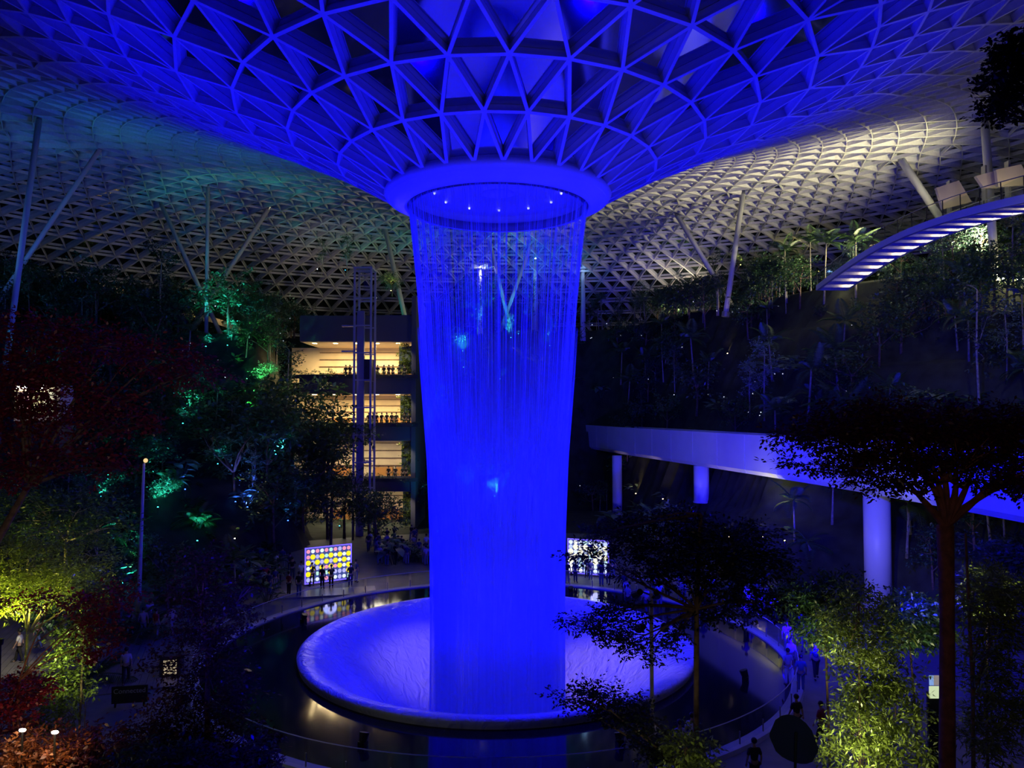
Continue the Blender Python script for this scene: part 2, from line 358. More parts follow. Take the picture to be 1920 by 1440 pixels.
Geo().lathe([(q[0]*0.9, q[1]) for q in prof], 96, (AX, AY, 0)).obj('inner_rain_sheet', watermat('inner_rain', 0.02, 0.6, 12), fall, True)
Geo().lathe([(q[0]*1.035+0.28*max(0, (10-q[1])/19), q[1]) for q in prof if q[1] < 18], 96, (AX, AY, 0)).obj('mist', watermat('fine_mist', 0.0, 0.55, 1.2), fall, True)
g = Geo()
for k in range(380):
    a = RNG.uniform(0, 2*pi); z1 = RNG.uniform(8, 21); rr = RNG.uniform(0.985, 1.01); pts = []
    for z in np.linspace(24.65, z1, 6): pts.append((AX+fallr(z)*rr*math.cos(a), AY+fallr(z)*rr*math.sin(a), z))
    g.tube(pts, [0.011, 0.01, 0.009, 0.008, 0.006, 0.003], 3, False)
tag(g.obj('water_strand', mat('water_strand_white', (0.6, 0.68, 0.95), 0.3), fall), kind='stuff')
# ------------------------------------------------------------------ basin and pool
bmat = mat('wet_white_acrylic', (0.62, 0.58, 0.62), 0.25); nt = bmat.node_tree; bb = nt.nodes['Principled BSDF']
tc = nt.nodes.new('ShaderNodeTexCoord'); mp = nt.nodes.new('ShaderNodeMapping'); mp.inputs['Scale'].default_value = (1, 1, 0.5); nz = nt.nodes.new('ShaderNodeTexNoise'); nz.inputs['Scale'].default_value = 1.6; nz.inputs['Detail'].default_value = 5; nz.inputs['Distortion'].default_value = 1.2
bp = nt.nodes.new('ShaderNodeBump'); bp.inputs['Strength'].default_value = 0.6; bp.inputs['Distance'].default_value = 0.35
nt.links.new(tc.outputs['Object'], mp.inputs[0]); nt.links.new(mp.outputs[0], nz.inputs['Vector']); nt.links.new(nz.outputs['Fac'], bp.inputs['Height']); nt.links.new(bp.outputs[0], bb.inputs['Normal'])
bprof = [(10.6, 0.0), (10.72, 0.25), (10.75, 0.42), (10.6, 0.52), (10.35, 0.5), (9.9, 0.36), (9.4, 0.05), (8.8, -0.45), (8.0, -1.15), (7.0, -2.1), (6.0, -3.3), (5.0, -4.9), (4.3, -6.8), (3.9, -9.2)]
basin = tag(Geo().lathe(bprof, 160, (AX, AY, 0)).obj('basin', bmat, None, True), 'large round pale basin with a rolled rim under the waterfall', 'basin')
Geo().lathe([(0.05, -9.1), (3.95, -9.1)], 64, (AX, AY, 0)).obj('basin_floor', bmat, basin)
pm = bpy.data.materials.new('dark_pool_water'); pm.use_nodes = True; b = pm.node_tree.nodes['Principled BSDF']; b.inputs['Base Color'].default_value = (0.004, 0.005, 0.008, 1); b.inputs['Roughness'].default_value = 0.07; b.inputs['IOR'].default_value = 1.33
nz = pm.node_tree.nodes.new('ShaderNodeTexNoise'); nz.inputs['Scale'].default_value = 1.5; bp = pm.node_tree.nodes.new('ShaderNodeBump'); bp.inputs['Strength'].default_value = 0.06; tc = pm.node_tree.nodes.new('ShaderNodeTexCoord')
pm.node_tree.links.new(tc.outputs['Object'], nz.inputs['Vector']); pm.node_tree.links.new(nz.outputs['Fac'], bp.inputs['Height']); pm.node_tree.links.new(bp.outputs[0], b.inputs['Normal'])
tag(Geo().lathe([(10.68, 0.06), (15.3, 0.06)], 128, (AX, AY, 0)).obj('pool', pm), 'still dark ring pool around the pale basin', 'pool')
tag(Geo().lathe([(15.3, -0.1), (15.3, 0.14), (15.85, 0.16), (15.9, 0.0)], 128, (AX, AY, 0)).obj('trim_1', M['concrete']), kind='structure')
tag(Geo().lathe([(15.85, 0.0), (24, 0.0), (30, 0), (40, 0.0)], 128, (AX, AY, 0)).obj('floor', M['paving']), kind='structure')
# kerb projectors (the visible housings of the blue lights)
for k in range(8):
    a = 2*pi*(k+0.5)/8
    t = empty('kerb_projector', (AX+13.2*math.cos(a), AY+13.2*math.sin(a), 0.06), a)
    tag(t, 'small black underwater projector standing in the dark ring pool', 'projector', 'projectors standing in the ring pool')
    Geo().box((0, 0, 0.1), (0.3, 0.3, 0.2)).obj('base', M['black'], t); Geo().tube([(0, 0, 0.2), (-0.1, 0, 0.5)], [0.16, 0.2], 10).obj('housing', M['black'], t)
# ------------------------------------------------------------------ glass balustrade around the pool
bal = empty('pool_balustrade', (AX, AY, 0.1)); tag(bal, 'curved frameless glass balustrade with a thin steel handrail around the pool', 'balustrade')
cg = bpy.data.materials.new('clear_glass'); cg.use_nodes = True; nt = cg.node_tree; nt.nodes.clear(); out = nt.nodes.new('ShaderNodeOutputMaterial'); tr = nt.nodes.new('ShaderNodeBsdfTransparent'); gl = nt.nodes.new('ShaderNodeBsdfGlossy'); mx = nt.nodes.new('ShaderNodeMixShader')
tr.inputs[0].default_value = (0.9, 0.93, 0.95, 1); gl.inputs['Roughness'].default_value = 0.05; mx.inputs[0].default_value = 0.07
nt.links.new(tr.outputs[0], mx.inputs[1]); nt.links.new(gl.outputs[0], mx.inputs[2]); nt.links.new(mx.outputs[0], out.inputs[0]); M['glass'] = cg
R0 = 15.62; NP = 56
for k in range(NP):
    a0 = 2*pi*k/NP+0.006; a1 = 2*pi*(k+1)/NP-0.006
    Geo().lathe([(R0, 0.05), (R0, 1.05), (R0+.02, 1.05), (R0+.02, 0.05)], 3, (0, 0, 0), a0, a1).obj('glass_panel', cg, bal)
    Geo().box((R0*math.cos(a0-0.006), R0*math.sin(a0-0.006), 0.3), (0.05, 0.05, 0.5), a0).obj('post', M['grey'], bal)
Geo().tube([((R0+.01)*math.cos(2*pi*k/112), (R0+.01)*math.sin(2*pi*k/112), 1.08) for k in range(113)], 0.022, 6, False).obj('handrail', M['steel'], bal)
# ------------------------------------------------------------------ planted terraces
def sm(t): t = max(0, min(1, t)); return t*t*(3-2*t)
KEYS = [(-180, 60, 8, 10), (-130, 40, 20, 8), (-100, 36, 26, 20), (-70, 34, 26, 22), (-45, 32, 26, 22), (-34, 35, 16, 22), (-31, 38, 16, 22), (-28, 57, 8, 23), (-8, 57, 8, 24), (4, 45, 20, 25), (8, 68, 10, 26), (13, 62, 12, 26), (22, 46, 18, 26.5), (32, 36, 20, 26.5), (45, 28, 22, 26.5), (90, 29, 22, 26.5), (130, 34, 22, 20), (180, 60, 8, 10)]
KA = [k[0] for k in KEYS]
def terr(x, y):
    dx, dy = x-AX, y-AY; r = math.hypot(dx, dy); ph = math.degrees(math.atan2(dx, dy))
    r0 = np.interp(ph, KA, [k[1] for k in KEYS]); wd = np.interp(ph, KA, [k[2] for k in KEYS]); hh = np.interp(ph, KA, [k[3] for k in KEYS])
    t = (r-r0)/wd
    if t <= 0: return 0.0 if r > 15.9 else 0
    if t >= 1: return float(hh)
    n = 6; q = t*n; f = q-math.floor(q); st = (math.floor(q)+sm((f-0.0)/0.45))/n
    return float(hh*(0.75*st+0.25*t))
g = Geo(); NR = 75; NA = 200; rr = np.linspace(27, 92, NR)
for r in rr:
    for k in range(NA):
        a = 2*pi*k/NA; x = AX+r*math.sin(a); y = AY+r*math.cos(a); z = terr(x, y); g.v.append((x, y, z-0.04 if z <= 0 else z))
for i in range(NR-1):
    for k in range(NA): g.f.append((i*NA+k, i*NA+(k+1) % NA, (i+1)*NA+(k+1) % NA, (i+1)*NA+k))
tag(g.obj('planted_terraces', M['soil'], None, True), kind='structure')
# ------------------------------------------------------------------ curved track bridge clad in white panels
BX = [(-20, 25.5), (20, 25.5), (36, 25.2), (50, 23.8), (60, 21.8), (75, 18.6), (95, 14.0), (124, 8.6)]
def bx(y): return float(np.interp(y, [q[0] for q in BX], [q[1] for q in BX]))
_ys = np.linspace(0, 124, 249); _xs = np.array([bx(y) for y in _ys])
for _ in range(200): _xs[1:-1] = (_xs[:-2]+2*_xs[1:-1]+_xs[2:])/4
def bxs(y): return float(np.interp(y, _ys, _xs))
br = empty('track_bridge', (bxs(50), 50, 7.7)); tag(br, 'long curved bridge with smooth white panels crossing behind the waterfall', 'bridge')
BO = V(bxs(50), 50, 7.7)
sec = [(0.0, 3.45), (0.0, 0.35), (0.25, 0.0), (3.2, 0.0), (3.45, 0.35), (3.45, 3.45), (3.2, 3.45), (3.2, 2.6), (0.25, 2.6), (0.25, 3.45)]
y = 16.0
while y < 122:
    y2 = y+5.0; g = Geo(); pp = []
    for yy in (y+0.03, (y+y2)/2, y2-0.03):
        dx = (bxs(yy+0.5)-bxs(yy-0.5)); nv = V(1, -dx, 0).normalized()
        pp.append([V(bxs(yy), yy, 7.7)+nv*a+V(0, 0, b_)-BO for (a, b_) in sec])
    n = len(sec); g.v = [tuple(q) for s_ in pp for q in s_]
    for s_ in range(2):
        for k in range(n): g.f.append((s_*n+k, s_*n+(k+1) % n, (s_+1)*n+(k+1) % n, (s_+1)*n+k))
    g.f.append(tuple(range(n))); g.f.append(tuple(2*n+k for k in range(n-1, -1, -1)))
    g.obj('cladding_panel', M['cladding'], br); y = y2
# columns under the bridge
BCOL = []
for (px, Y, rad, lab) in [(1643, 50.8, 0.85, 'thick white round column holding up the near part of the track bridge'), (1315, 76, 0.76, 'white round column under the middle of the track bridge'), (1157, 93.5, 0.6, 'thin far white column under the track bridge beside the waterfall'), (2080, 34, 0.85, 'white round column under the right end of the track bridge')]:
    q = P(px, 900, Y); z0 = terr(q.x, q.y); BCOL.append(q)
    t = empty('bridge_column', (q.x, q.y, z0)); tag(t, lab, 'column')
    Geo().tube([(0, 0, 0), (0, 0, 7.66-z0)], rad, 32).obj('shaft', M['cladding'], t, True)
    Geo().tube([(0, 0, 0), (0, 0, 0.15)], rad*1.1, 32).obj('base', M['concrete'], t)
# ------------------------------------------------------------------ leaning roof columns
COLS = list(BCOL)
for (x0, y0, x1, y1, w_, lab, bm_) in ROOFC:
    top = roof_hit(x0, y0); Y = top.y if bm_ is None else bm_
    top = P(x0, y0, Y) if bm_ is not None else top
    bot = P(x1, y1, Y*1.0); d = (top-bot); z0 = terr(bot.x, bot.y)
    if d.z > 0.1 and bot.z > z0: bot = bot + d*((z0-0.3-bot.z)/d.z)
    rad = w_/2/FPX*Y
    COLS.append(bot.copy()); t = empty('roof_column', bot); tag(t, lab, 'column', None)
    Geo().tube([(0, 0, 0), top-bot], rad, 16).obj('shaft', M['column'], t, True)
    e = (top-bot).normalized(); Geo().tube([(top-bot)-e*0.1, (top-bot)+e*0.8], [rad, rad*0.35], 12).obj('pin_joint', M['grey'], t)
    Geo().tube([V(0, 0, 0), e*0.6], rad*1.5, 12).obj('base_collar', M['grey'], t)
# ------------------------------------------------------------------ plants
def leafmesh(name, centers, dirs, ups, L, W, fold=0.0):
    "one four-cornered leaf per row, tip along dirs"
    n = len(centers); d = dirs/np.linalg.norm(dirs, axis=1, keepdims=True); s = np.cross(d, ups); s /= (np.linalg.norm(s, axis=1, keepdims=True)+1e-9)
    L = np.broadcast_to(np.asarray(L, float).reshape(-1, 1), (n, 1)); W = np.broadcast_to(np.asarray(W, float).reshape(-1, 1), (n, 1))
    v = np.empty((n, 4, 3)); v[:, 0] = centers; v[:, 1] = centers+d*L*0.5+s*W*0.5; v[:, 2] = centers+d*L; v[:, 3] = centers+d*L*0.5-s*W*0.5
    if fold: v[:, 2, 2] -= (L*fold)[:, 0]
    me = bpy.data.meshes.new(name); me.vertices.add(n*4); me.vertices.foreach_set('co', v.reshape(-1))
    me.loops.add(n*4); me.loops.foreach_set('vertex_index', np.arange(n*4, dtype=np.int32)); me.polygons.add(n)
    me.polygons.foreach_set('loop_start', np.arange(0, n*4, 4, dtype=np.int32)); me.update(calc_edges=True)
    return me
def sprays(blobs, n, rng, spr=14, sr=0.35, flat=0.5, shell=0.5):
    "leaf base points and directions, gathered in small sprays inside ellipsoids"
    w_ = np.array([b[6] if len(b) > 6 else b[3]*b[4]*b[5] for b in blobs], float); w_ /= w_.sum(); B = np.array([b[:6] for b in blobs], float)
    m = max(1, n//spr); idx = rng.choice(len(blobs), m, p=w_); u = rng.normal(size=(m, 3)); u /= np.linalg.norm(u, axis=1, keepdims=True)
    rad = shell+(1-shell)*rng.random((m, 1))**0.5
    c = B[idx, :3]+u*B[idx, 3:6]*rad
    tw = rng.normal(size=(m, 3)); tw[:, 2] *= flat*0.6; tw += u*0.8; tw /= np.linalg.norm(tw, axis=1, keepdims=True)
    k = rng.random((m, spr, 1)); cc = c[:, None, :]+tw[:, None, :]*(k-0.3)*sr*2+rng.normal(size=(m, spr, 3))*sr*np.array([0.22, 0.22, 0.22*flat])
    dd = tw[:, None, :]*0.6+rng.normal(size=(m, spr, 3))*np.array([0.7, 0.7, 0.7*flat])
    up = np.array([0, 0, 1.0])+rng.normal(size=(m, spr, 3))*0.5
    return cc.reshape(-1, 3), dd.reshape(-1, 3), up.reshape(-1, 3)
def foliage(name, blobs, n, L, W, material, parent, seed=1, **k):
    rng = np.random.default_rng(seed); c, d, u = sprays(blobs, n, rng, **k); LL = L*rng.uniform(0.6, 1.2, len(c))
    o = mk(name, leafmesh(name, c, d, u, LL, LL*(W/L), 0.1), material, parent); tag(o, kind='stuff'); return o
def limb(g, a, b, r0, r1, bend=0.12, n=6, seg=5, rng=random):
    a = Vector(a); b = Vector(b); L = (b-a).length; off = V(rng.uniform(-1, 1), rng.uniform(-1, 1), rng.uniform(0, 1))*bend*L
    pts = [a.lerp(b, t)+off*math.sin(pi*t)*1.0 for t in [i/seg for i in range(seg+1)]]
    g.tube(pts, [r0+(r1-r0)*i/seg for i in range(seg+1)], n); return pts
def tree(name, loc, trunk, blobs, n, leaf, label, cat='tree', bark='bark', group=None, LW=(0.12, 0.06), trunk_r=0.12, seed=3, stems=None, **k):
    "trunk: list of points from the base; blobs in local coordinates"
    rng = random.Random(seed); t = empty(name, loc); tag(t, label, cat, group)
    m = len(trunk); g = Geo(); g.tube(trunk, [trunk_r*(1-0.5*i/(m-1)) for i in range(m)], 10); g.obj('trunk', M[bark], t, True)
    for b in (stems or blobs):
        base = trunk[-1] if b[2] > trunk[-1][2] else min(trunk, key=lambda q: abs(q[2]-b[2]+0.6))
        g = Geo(); pts = limb(g, base, (b[0], b[1], b[2]-0.1*b[5]), trunk_r*0.4, trunk_r*0.08, rng=rng)
        for _ in range(4):
            p = pts[rng.randint(2, 5)]; q = V(b[0]+rng.uniform(-.7, .7)*b[3], b[1]+rng.uniform(-.7, .7)*b[4], b[2]+rng.uniform(-.5, .5)*b[5]); limb(g, p, q, trunk_r*0.13, trunk_r*0.04, n=4, seg=3, rng=rng)
        g.obj('branch', M[bark], t)
    foliage('foliage', blobs, n, LW[0], LW[1], M[leaf], t, seed, **k)
    return t
def frond_geo(L=2.6, droop=1.0, nl=22, wl=0.55, lw=0.07):
    g = Geo(); pts = []
    for i in range(9):
        s = i/8; pts.append(V(L*s*(1-0.12*s*droop), 0, 0.9*s*L*0.45-droop*L*0.55*s*s))
    g.tube(pts, [0.03*(1-0.8*i/8) for i in range(9)], 3, False)
    for i in range(nl):
        s = 0.12+0.88*i/(nl-1); f = s*8; a = int(min(7, f)); p = pts[a].lerp(pts[a+1], f-a); ln = wl*math.sin(pi*min(1, 0.15+s*0.8))+0.12
        for sd in (-1, 1):
            tip = p+V(0.35*ln, sd*ln, -0.28*ln); md = p.lerp(tip, 0.5)+V(0, 0, 0.04); w_ = V(lw, 0, 0)
            g.add([p, md+w_*0.7, tip, md-w_*0.7], [(0, 1, 2, 3)])
    return g
FRONDS = [frond_geo(2.6, 1.0).mesh('frond'), frond_geo(2.2, 1.5).mesh('frond'), frond_geo(2.8, 0.6).mesh('frond')]
for f in FRONDS: f.materials.append(M['palm'])
def palm(name, loc, h, label, cat='palm', group=None, nf=13, sc=1.0, seed=1, bark='palebark', tr=0.09, lean=0.3):
    rng = random.Random(seed); t = empty(name, loc); tag(t, label, cat, group); a = rng.uniform(0, 6.28)
    top = V(math.cos(a)*lean, math.sin(a)*lean, h)
    if h > 0.3: Geo().tube([(0, 0, 0), top*0.35+V(0, 0, 0), top*0.7, top], [tr*1.5, tr, tr*0.85, tr*0.8], 8).obj('trunk', M[bark], t, True)
    for k in range(nf):
        o = bpy.data.objects.new('frond', FRONDS[k % 3]); C.objects.link(o); o.parent = t; o.location = top; s_ = sc*rng.uniform(0.8, 1.1)
        o.rotation_euler = (rng.uniform(-.15, .15), rng.uniform(-0.9, 0.35), 2*pi*k/nf+rng.uniform(-.2, .2)); o.scale = (s_, s_, s_)
    return t
def bigleaf(L=1.0, W=0.5):
    g = Geo(); n = 7
    for i in range(n):
        s = i/(n-1); w_ = W*0.5*math.sin(pi*min(0.98, max(0.02, s))**0.8); z = 0.35*L*s-0.5*L*s*s; x = L*s*0.95
        g.v += [(x, -w_, z-0.12*w_*2), (x, 0, z), (x, w_, z-0.12*w_*2)]
    for i in range(n-1):
        for j in range(2): g.f.append((i*3+j, (i+1)*3+j, (i+1)*3+j+1, i*3+j+1))
    return g
BIGLEAF = {}
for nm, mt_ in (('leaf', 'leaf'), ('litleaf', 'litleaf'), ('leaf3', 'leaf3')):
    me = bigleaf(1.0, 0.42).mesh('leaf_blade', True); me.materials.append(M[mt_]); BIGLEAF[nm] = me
def leafy(name, loc, n, size, label, mt_='leaf', cat='plant', group=None, seed=1, h=0.8, spread=0.5):
    "a clump of big single leaves on stalks"
    rng = random.Random(seed); t = empty(name, loc); tag(t, label, cat, group); g = Geo()
    for k in range(n):
        a = rng.uniform(0, 6.28); p = V(math.cos(a)*spread*rng.random(), math.sin(a)*spread*rng.random(), h*rng.uniform(0.5, 1.1))
        g.tube([(p.x*0.2, p.y*0.2, 0), (p.x*0.6, p.y*0.6, p.z*0.6), p], 0.015, 3, False)
        o = bpy.data.objects.new('leaf_blade', BIGLEAF[mt_]); C.objects.link(o); o.parent = t; o.location = p; s_ = size*rng.uniform(0.7, 1.15)
        o.rotation_euler = (rng.uniform(-.4, .4), rng.uniform(-0.7, 0.3), a); o.scale = (s_, s_, s_)
    g.obj('stalks', M['leaf3'], t); return t
# ---- prototypes for the planted slopes (each parked where its first copy stands)
def proto_bush(seed, leaf, n=1500, h=6.5, R=2.3, LW=(0.34, 0.16)):
    rng = random.Random(seed); bl = []
    for k in range(7): bl.append((rng.uniform(-R, R)*0.7, rng.uniform(-R, R)*0.7, h*rng.uniform(0.5, 0.95), R*rng.uniform(.35, .6), R*rng.uniform(.35, .6), R*rng.uniform(.25, .45)))
    return tree('leafy_tree', (0, 0, -60), [V(0, 0, 0), V(0.1, 0, h*0.3), V(0.05, 0.1, h*0.55)], bl, n, leaf, 'x', seed=seed, LW=LW, trunk_r=0.13, sr=0.6)
def proto_slim(seed, leaf, h=9.0):
    rng = random.Random(seed); bl = []
    for k in range(6): bl.append((rng.uniform(-.6, .6), rng.uniform(-.6, .6), h*(0.45+0.11*k), 0.9, 0.9, 0.6))
    return tree('slim_tree', (0, 0, -60), [V(0, 0, 0), V(0.1, 0, h*0.5), V(0, 0.1, h*0.95)], bl, 1100, leaf, 'x', seed=seed, LW=(0.3, 0.13), trunk_r=0.09, bark='palebark', sr=0.5)
PROTO = {}
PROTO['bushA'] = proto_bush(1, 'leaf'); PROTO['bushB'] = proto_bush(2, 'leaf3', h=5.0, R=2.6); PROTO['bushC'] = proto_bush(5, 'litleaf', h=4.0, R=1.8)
PROTO['bushD'] = proto_bush(6, 'leaf', h=8.5, R=2.6, n=2200)
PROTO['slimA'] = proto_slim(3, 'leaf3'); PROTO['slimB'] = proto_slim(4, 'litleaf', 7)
PROTO['palmA'] = palm('tall_palm', (0, 0, -60), 6.5, 'x', seed=1); PROTO['palmB'] = palm('tall_palm', (0, 0, -60), 4.2, 'x', seed=2, nf=11); PROTO['palmC'] = palm('low_palm', (0, 0, -60), 0.6, 'x', seed=3, nf=12, sc=0.9)
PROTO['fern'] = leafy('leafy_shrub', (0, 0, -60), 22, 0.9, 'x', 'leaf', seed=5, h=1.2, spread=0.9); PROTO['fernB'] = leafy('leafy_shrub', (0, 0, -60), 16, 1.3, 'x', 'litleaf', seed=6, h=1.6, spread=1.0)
PROTO['low'] = None
rngS = random.Random(11)
def zone(px, py):
    side = 'left of the waterfall' if px < 760 else 'right of the waterfall' if px > 1090 else 'behind the falling water'
    lev = 'on the highest terrace under the roof' if py < 545 else 'on the upper slope' if py < 700 else 'on the middle slope' if py < 860 else 'at the foot of the slope'
    far = 'far ' if px < 300 or px > 1600 else ''
    return f'{lev}, {far}{side}'
KIND = {'bushA': ('dark round leafy tree', 'tree'), 'bushB': ('low spreading tree', 'tree'), 'bushC': ('pale bushy tree', 'tree'), 'bushD': ('big leafy tree', 'tree'), 'slimA': ('slim pale-stemmed tree', 'tree'), 'slimB': ('short slim tree', 'tree'),
        'palmA': ('tall feather palm', 'palm'), 'palmB': ('medium feather palm', 'palm'), 'palmC': ('low trunkless palm', 'palm'), 'fern': ('broad-leaved dark shrub', 'shrub'), 'fernB': ('pale broad-leaved shrub', 'shrub')}
def proj(p):
    d = p-camp; z = d.dot(fwd)
    if z <= 0: return (-9999, -9999)
    return (960+FPX*d.x/z, 720-FPX*d.dot(upv)/z)
used = set(); LOG = []
HG = {'bushA': 6.5, 'bushB': 5, 'bushC': 4, 'bushD': 8.5, 'slimA': 10, 'slimB': 8, 'palmA': 8.6, 'palmB': 6, 'palmC': 2.4, 'fern': 2, 'fernB': 2.4}
def plant(kind, x, y, sc=1.0, z=None, label=None, group=None):
    z = terr(x, y)-0.15 if z is None else z
    rr_ = math.hypot(x-AX, y-AY); H_ = HG.get(kind, 4)
    if rr_ > 50: sc = max(0.25, min(sc, (float(np.interp(rr_+2.2, _rs, _zs))-z-1.0)/H_))
    px, py = proj(V(x, y, z+1)); lb, cat = KIND[kind]; zn = zone(px, py)
    lab = label or f'{lb} {zn}'; lab = lab.replace('far right of', 'far to the right of').replace('far left of', 'far to the left of')
    gr = group or f'{lb}s {zn}'
    pr = PROTO[kind]
    if kind not in used:
        used.add(kind); pr.scale = (sc, sc, sc); LOG.append((pr, px, py, kind, sc, label)); pr.location = (x, y, z); pr.rotation_euler = (0, 0, rngS.uniform(0, 6.28)); pr['label'] = lab; pr['category'] = cat; pr['group'] = gr; return pr
    r = dup(pr, (x, y, z), rngS.uniform(0, 6.28), sc, lab, gr); LOG.append((r, px, py, kind, sc, label)); return r
def blocked(x, y, hgt, rad=2.5):
    p = V(x, y, terr(x, y)); r = math.hypot(x-AX, y-AY)
    if y > 81 and -25 < x < -9 and y < 96: return True             # the building
    a = proj(V(x, y, p.z)); b = proj(V(x, y, p.z+hgt)); rp = 2.0*FPX/y
    if y > 48 and a[0]-rp < 778 and b[1] < 1000 and a[0] > 480:       # sight line to the lit openings
        for yy in (600, 640, 670, 700, 738, 765, 790, 826, 860, 890, 921, 960, 995):
            if b[1] < yy < a[1] and a[0]+rp*0.8 > np.interp(yy, [640, 700, 738, 790, 826, 890, 921, 1000], [575, 590, 605, 635, 688, 712, 738, 742]): return True
    if p.z < 9 and abs(x-bxs(y)) < 3+rad: return True
    if x > 4 and x < bxs(y)+3 and y < 110: return p.z+hgt > 6.5-0.02*y or x < 12
    if 27 < x < 36 and 36 < y < 82: return p.z+hgt > 24.0
    if x >= 36 and y < 90 and p.z+hgt*0.9 > 31: return True
    return False
SL = [(392, 652, 72, 'teal', 300, 'bushC', 'teal spotlight under the pale edge of the upper left terrace'), (432, 650, 73, 'teal', 260, 'slimB', 'teal spotlight in the bushes just right of another on the upper left terrace'), (468, 712, 70, 'green', 60, 'palmC', 'dim green spotlight at the edge of the dark upper left trees'),
 (495, 722, 66, 'green', 320, 'bushC', 'bright green spotlight in a bush left of the lit balconies'), (478, 775, 64, 'green', 90, 'fernB', 'small green spotlight below the bright green bush'), (350, 795, 60, 'teal', 170, 'bushC', 'lone green teal spotlight in the dark slope at mid left'),
 (92, 840, 44, 'cyan', 260, 'bushC', 'bright cyan spotlight behind the crimson tree at far left'), (118, 782, 46, 'teal', 80, 'fern', 'faint teal spotlight among crimson leaves at far left'), (522, 852, 62, 'cyan', 420, 'slimB', 'left of the two cyan spotlights washing the retaining wall'),
 (562, 858, 63, 'teal', 380, 'palmC', 'right of the two spotlights washing the retaining wall teal'), (200, 930, 46, 'teal', 140, 'bushC', 'teal spotlight in bushes below the crimson tree'), (305, 950, 50, 'teal', 110, 'bushC', 'green teal spotlight behind the tall lamp pole'),
 (415, 870, 54, 'cyan', 50, 'fern', 'faint cyan spotlight on the mid left slope'), (470, 950, 60, 'blue', 150, 'slimB', 'deep blue spotlight in the trees above the play stage'), (448, 940, 60, 'blue', 60, 'fern', 'small blue spotlight beside the deep blue one'), (355, 917, 56, 'blue', 50, 'fern', 'tiny blue spotlight on the dark slope left of centre'),
 (605, 905, 66, 'cyan', 70, 'slimA', 'faint cyan spotlight in the tall trees below the balconies'), (545, 975, 62, 'blue', 80, 'slimB', 'blue spotlight at the foot of the slope above the display board'), (640, 985, 66, 'cyan', 50, 'fern', 'pale cyan spotlight right above the display board'), (240, 1090, 46, 'teal', 260, 'fernB', 'teal spotlight at the foot of the tall lamp pole'),
 (255, 1060, 46, 'green', 120, 'bushC', 'green spotlight just above the teal one by the lamp pole'), (378, 1012, 56, 'teal', 50, 'fern', 'small teal spotlight near the warm path lamps'), (447, 1008, 57, 'warm', 60, 'fern', 'warm garden spotlight at left centre path'), (790, 815, 80, 'green', 200, 'fernB', 'green spotlight on the planted ledge beside the waterfall'),
 (868, 660, 84, 'teal', 300, 'bushC', 'teal spotlight behind the left part of the falling water'), (870, 690, 83, 'green', 120, 'fernB', 'green spotlight on the ledge behind the falling water'), (958, 635, 88, 'teal', 340, 'slimB', 'bright teal spotlight behind the middle of the falling water'), (972, 628, 87, 'cyan', 200, 'palmC', 'cyan spotlight beside the bright teal one behind the water'),
 (1030, 650, 88, 'cyan', 140, 'slimB', 'cyan spotlight behind the right part of the falling water'), (938, 712, 84, 'cyan', 60, 'fern', 'faint cyan spotlight in the middle of the falling water'), (928, 930, 74, 'teal', 200, 'bushC', 'teal spotlight low behind the falling water'), (872, 920, 74, 'cyan', 130, 'slimB', 'cyan spotlight low behind the left of the water'),
 (822, 995, 68, 'cyan', 110, 'fern', 'cyan spotlight by the plants low at the left edge of the water'), (1005, 965, 72, 'cyan', 90, 'fern', 'cyan spotlight low behind the right of the water'), (938, 985, 72, 'cyan', 70, 'fern', 'small cyan spotlight low behind the middle of the water'),
 (1385, 500, 88, 'yel', 220, 'bushC', 'yellow spotlight in the top trees right of the waterfall'), (1500, 505, 76, 'yel', 170, 'slimB', 'yellow spotlight under the palms left of the high footbridge'), (1530, 512, 74, 'yel', 160, 'palmC', 'yellow spotlight at the left end of the high footbridge'), (1640, 490, 64, 'warm', 200, 'fern', 'orange spotlight under the high footbridge'),
 (1725, 488, 60, 'warm', 220, 'bushC', 'second orange spotlight under the high footbridge'), (1424, 1004, 66, 'yel', 120, 'palmC', 'left of the two glaring lamps in the garden under the track bridge'), (1464, 1012, 64, 'yel', 120, 'palmC', 'right of the two glaring lamps in the garden under the track bridge'), (1362, 1005, 68, 'warm', 60, 'fern', 'warm lamp on the low wall under the track bridge'),
 (1190, 925, 74, 'warm', 45, 'fernB', 'soft lamp in broad leaves right of the waterfall'), (1240, 935, 72, 'warm', 40, 'fernB', 'soft lamp in broad leaves left of the white column'), (1360, 665, 88, 'warm', 60, 'fern', 'pale lamp on the dark slope right of the waterfall'), (735, 548, 92, 'yel', 200, 'bushC', 'yellow spotlight on the top terrace beside the lift tower'), (598, 508, 88, 'cool', 120, 'slimB', 'white spotlight on the dark trees left of the lift tower'),
 (102, 490, 60, 'warm', 25, 'fern', 'tiny warm light high in the dark trees at far left'), (650, 510, 88, 'cyan', 80, 'slimB', 'pale floodlight beside the top of the lift tower')]
SLP = SL
def ground_hit(px, py):
    o = V(0, 0, CAMZ); d = (P(px, py, 10)-o); d /= d.y; t = 20.0
    while t < 125:
        p = o+d*t
        if p.z <= terr(p.x, p.y)+0.35: return p
        t += 0.2
    return o+d*100
SIGHT = []; PLACED = []
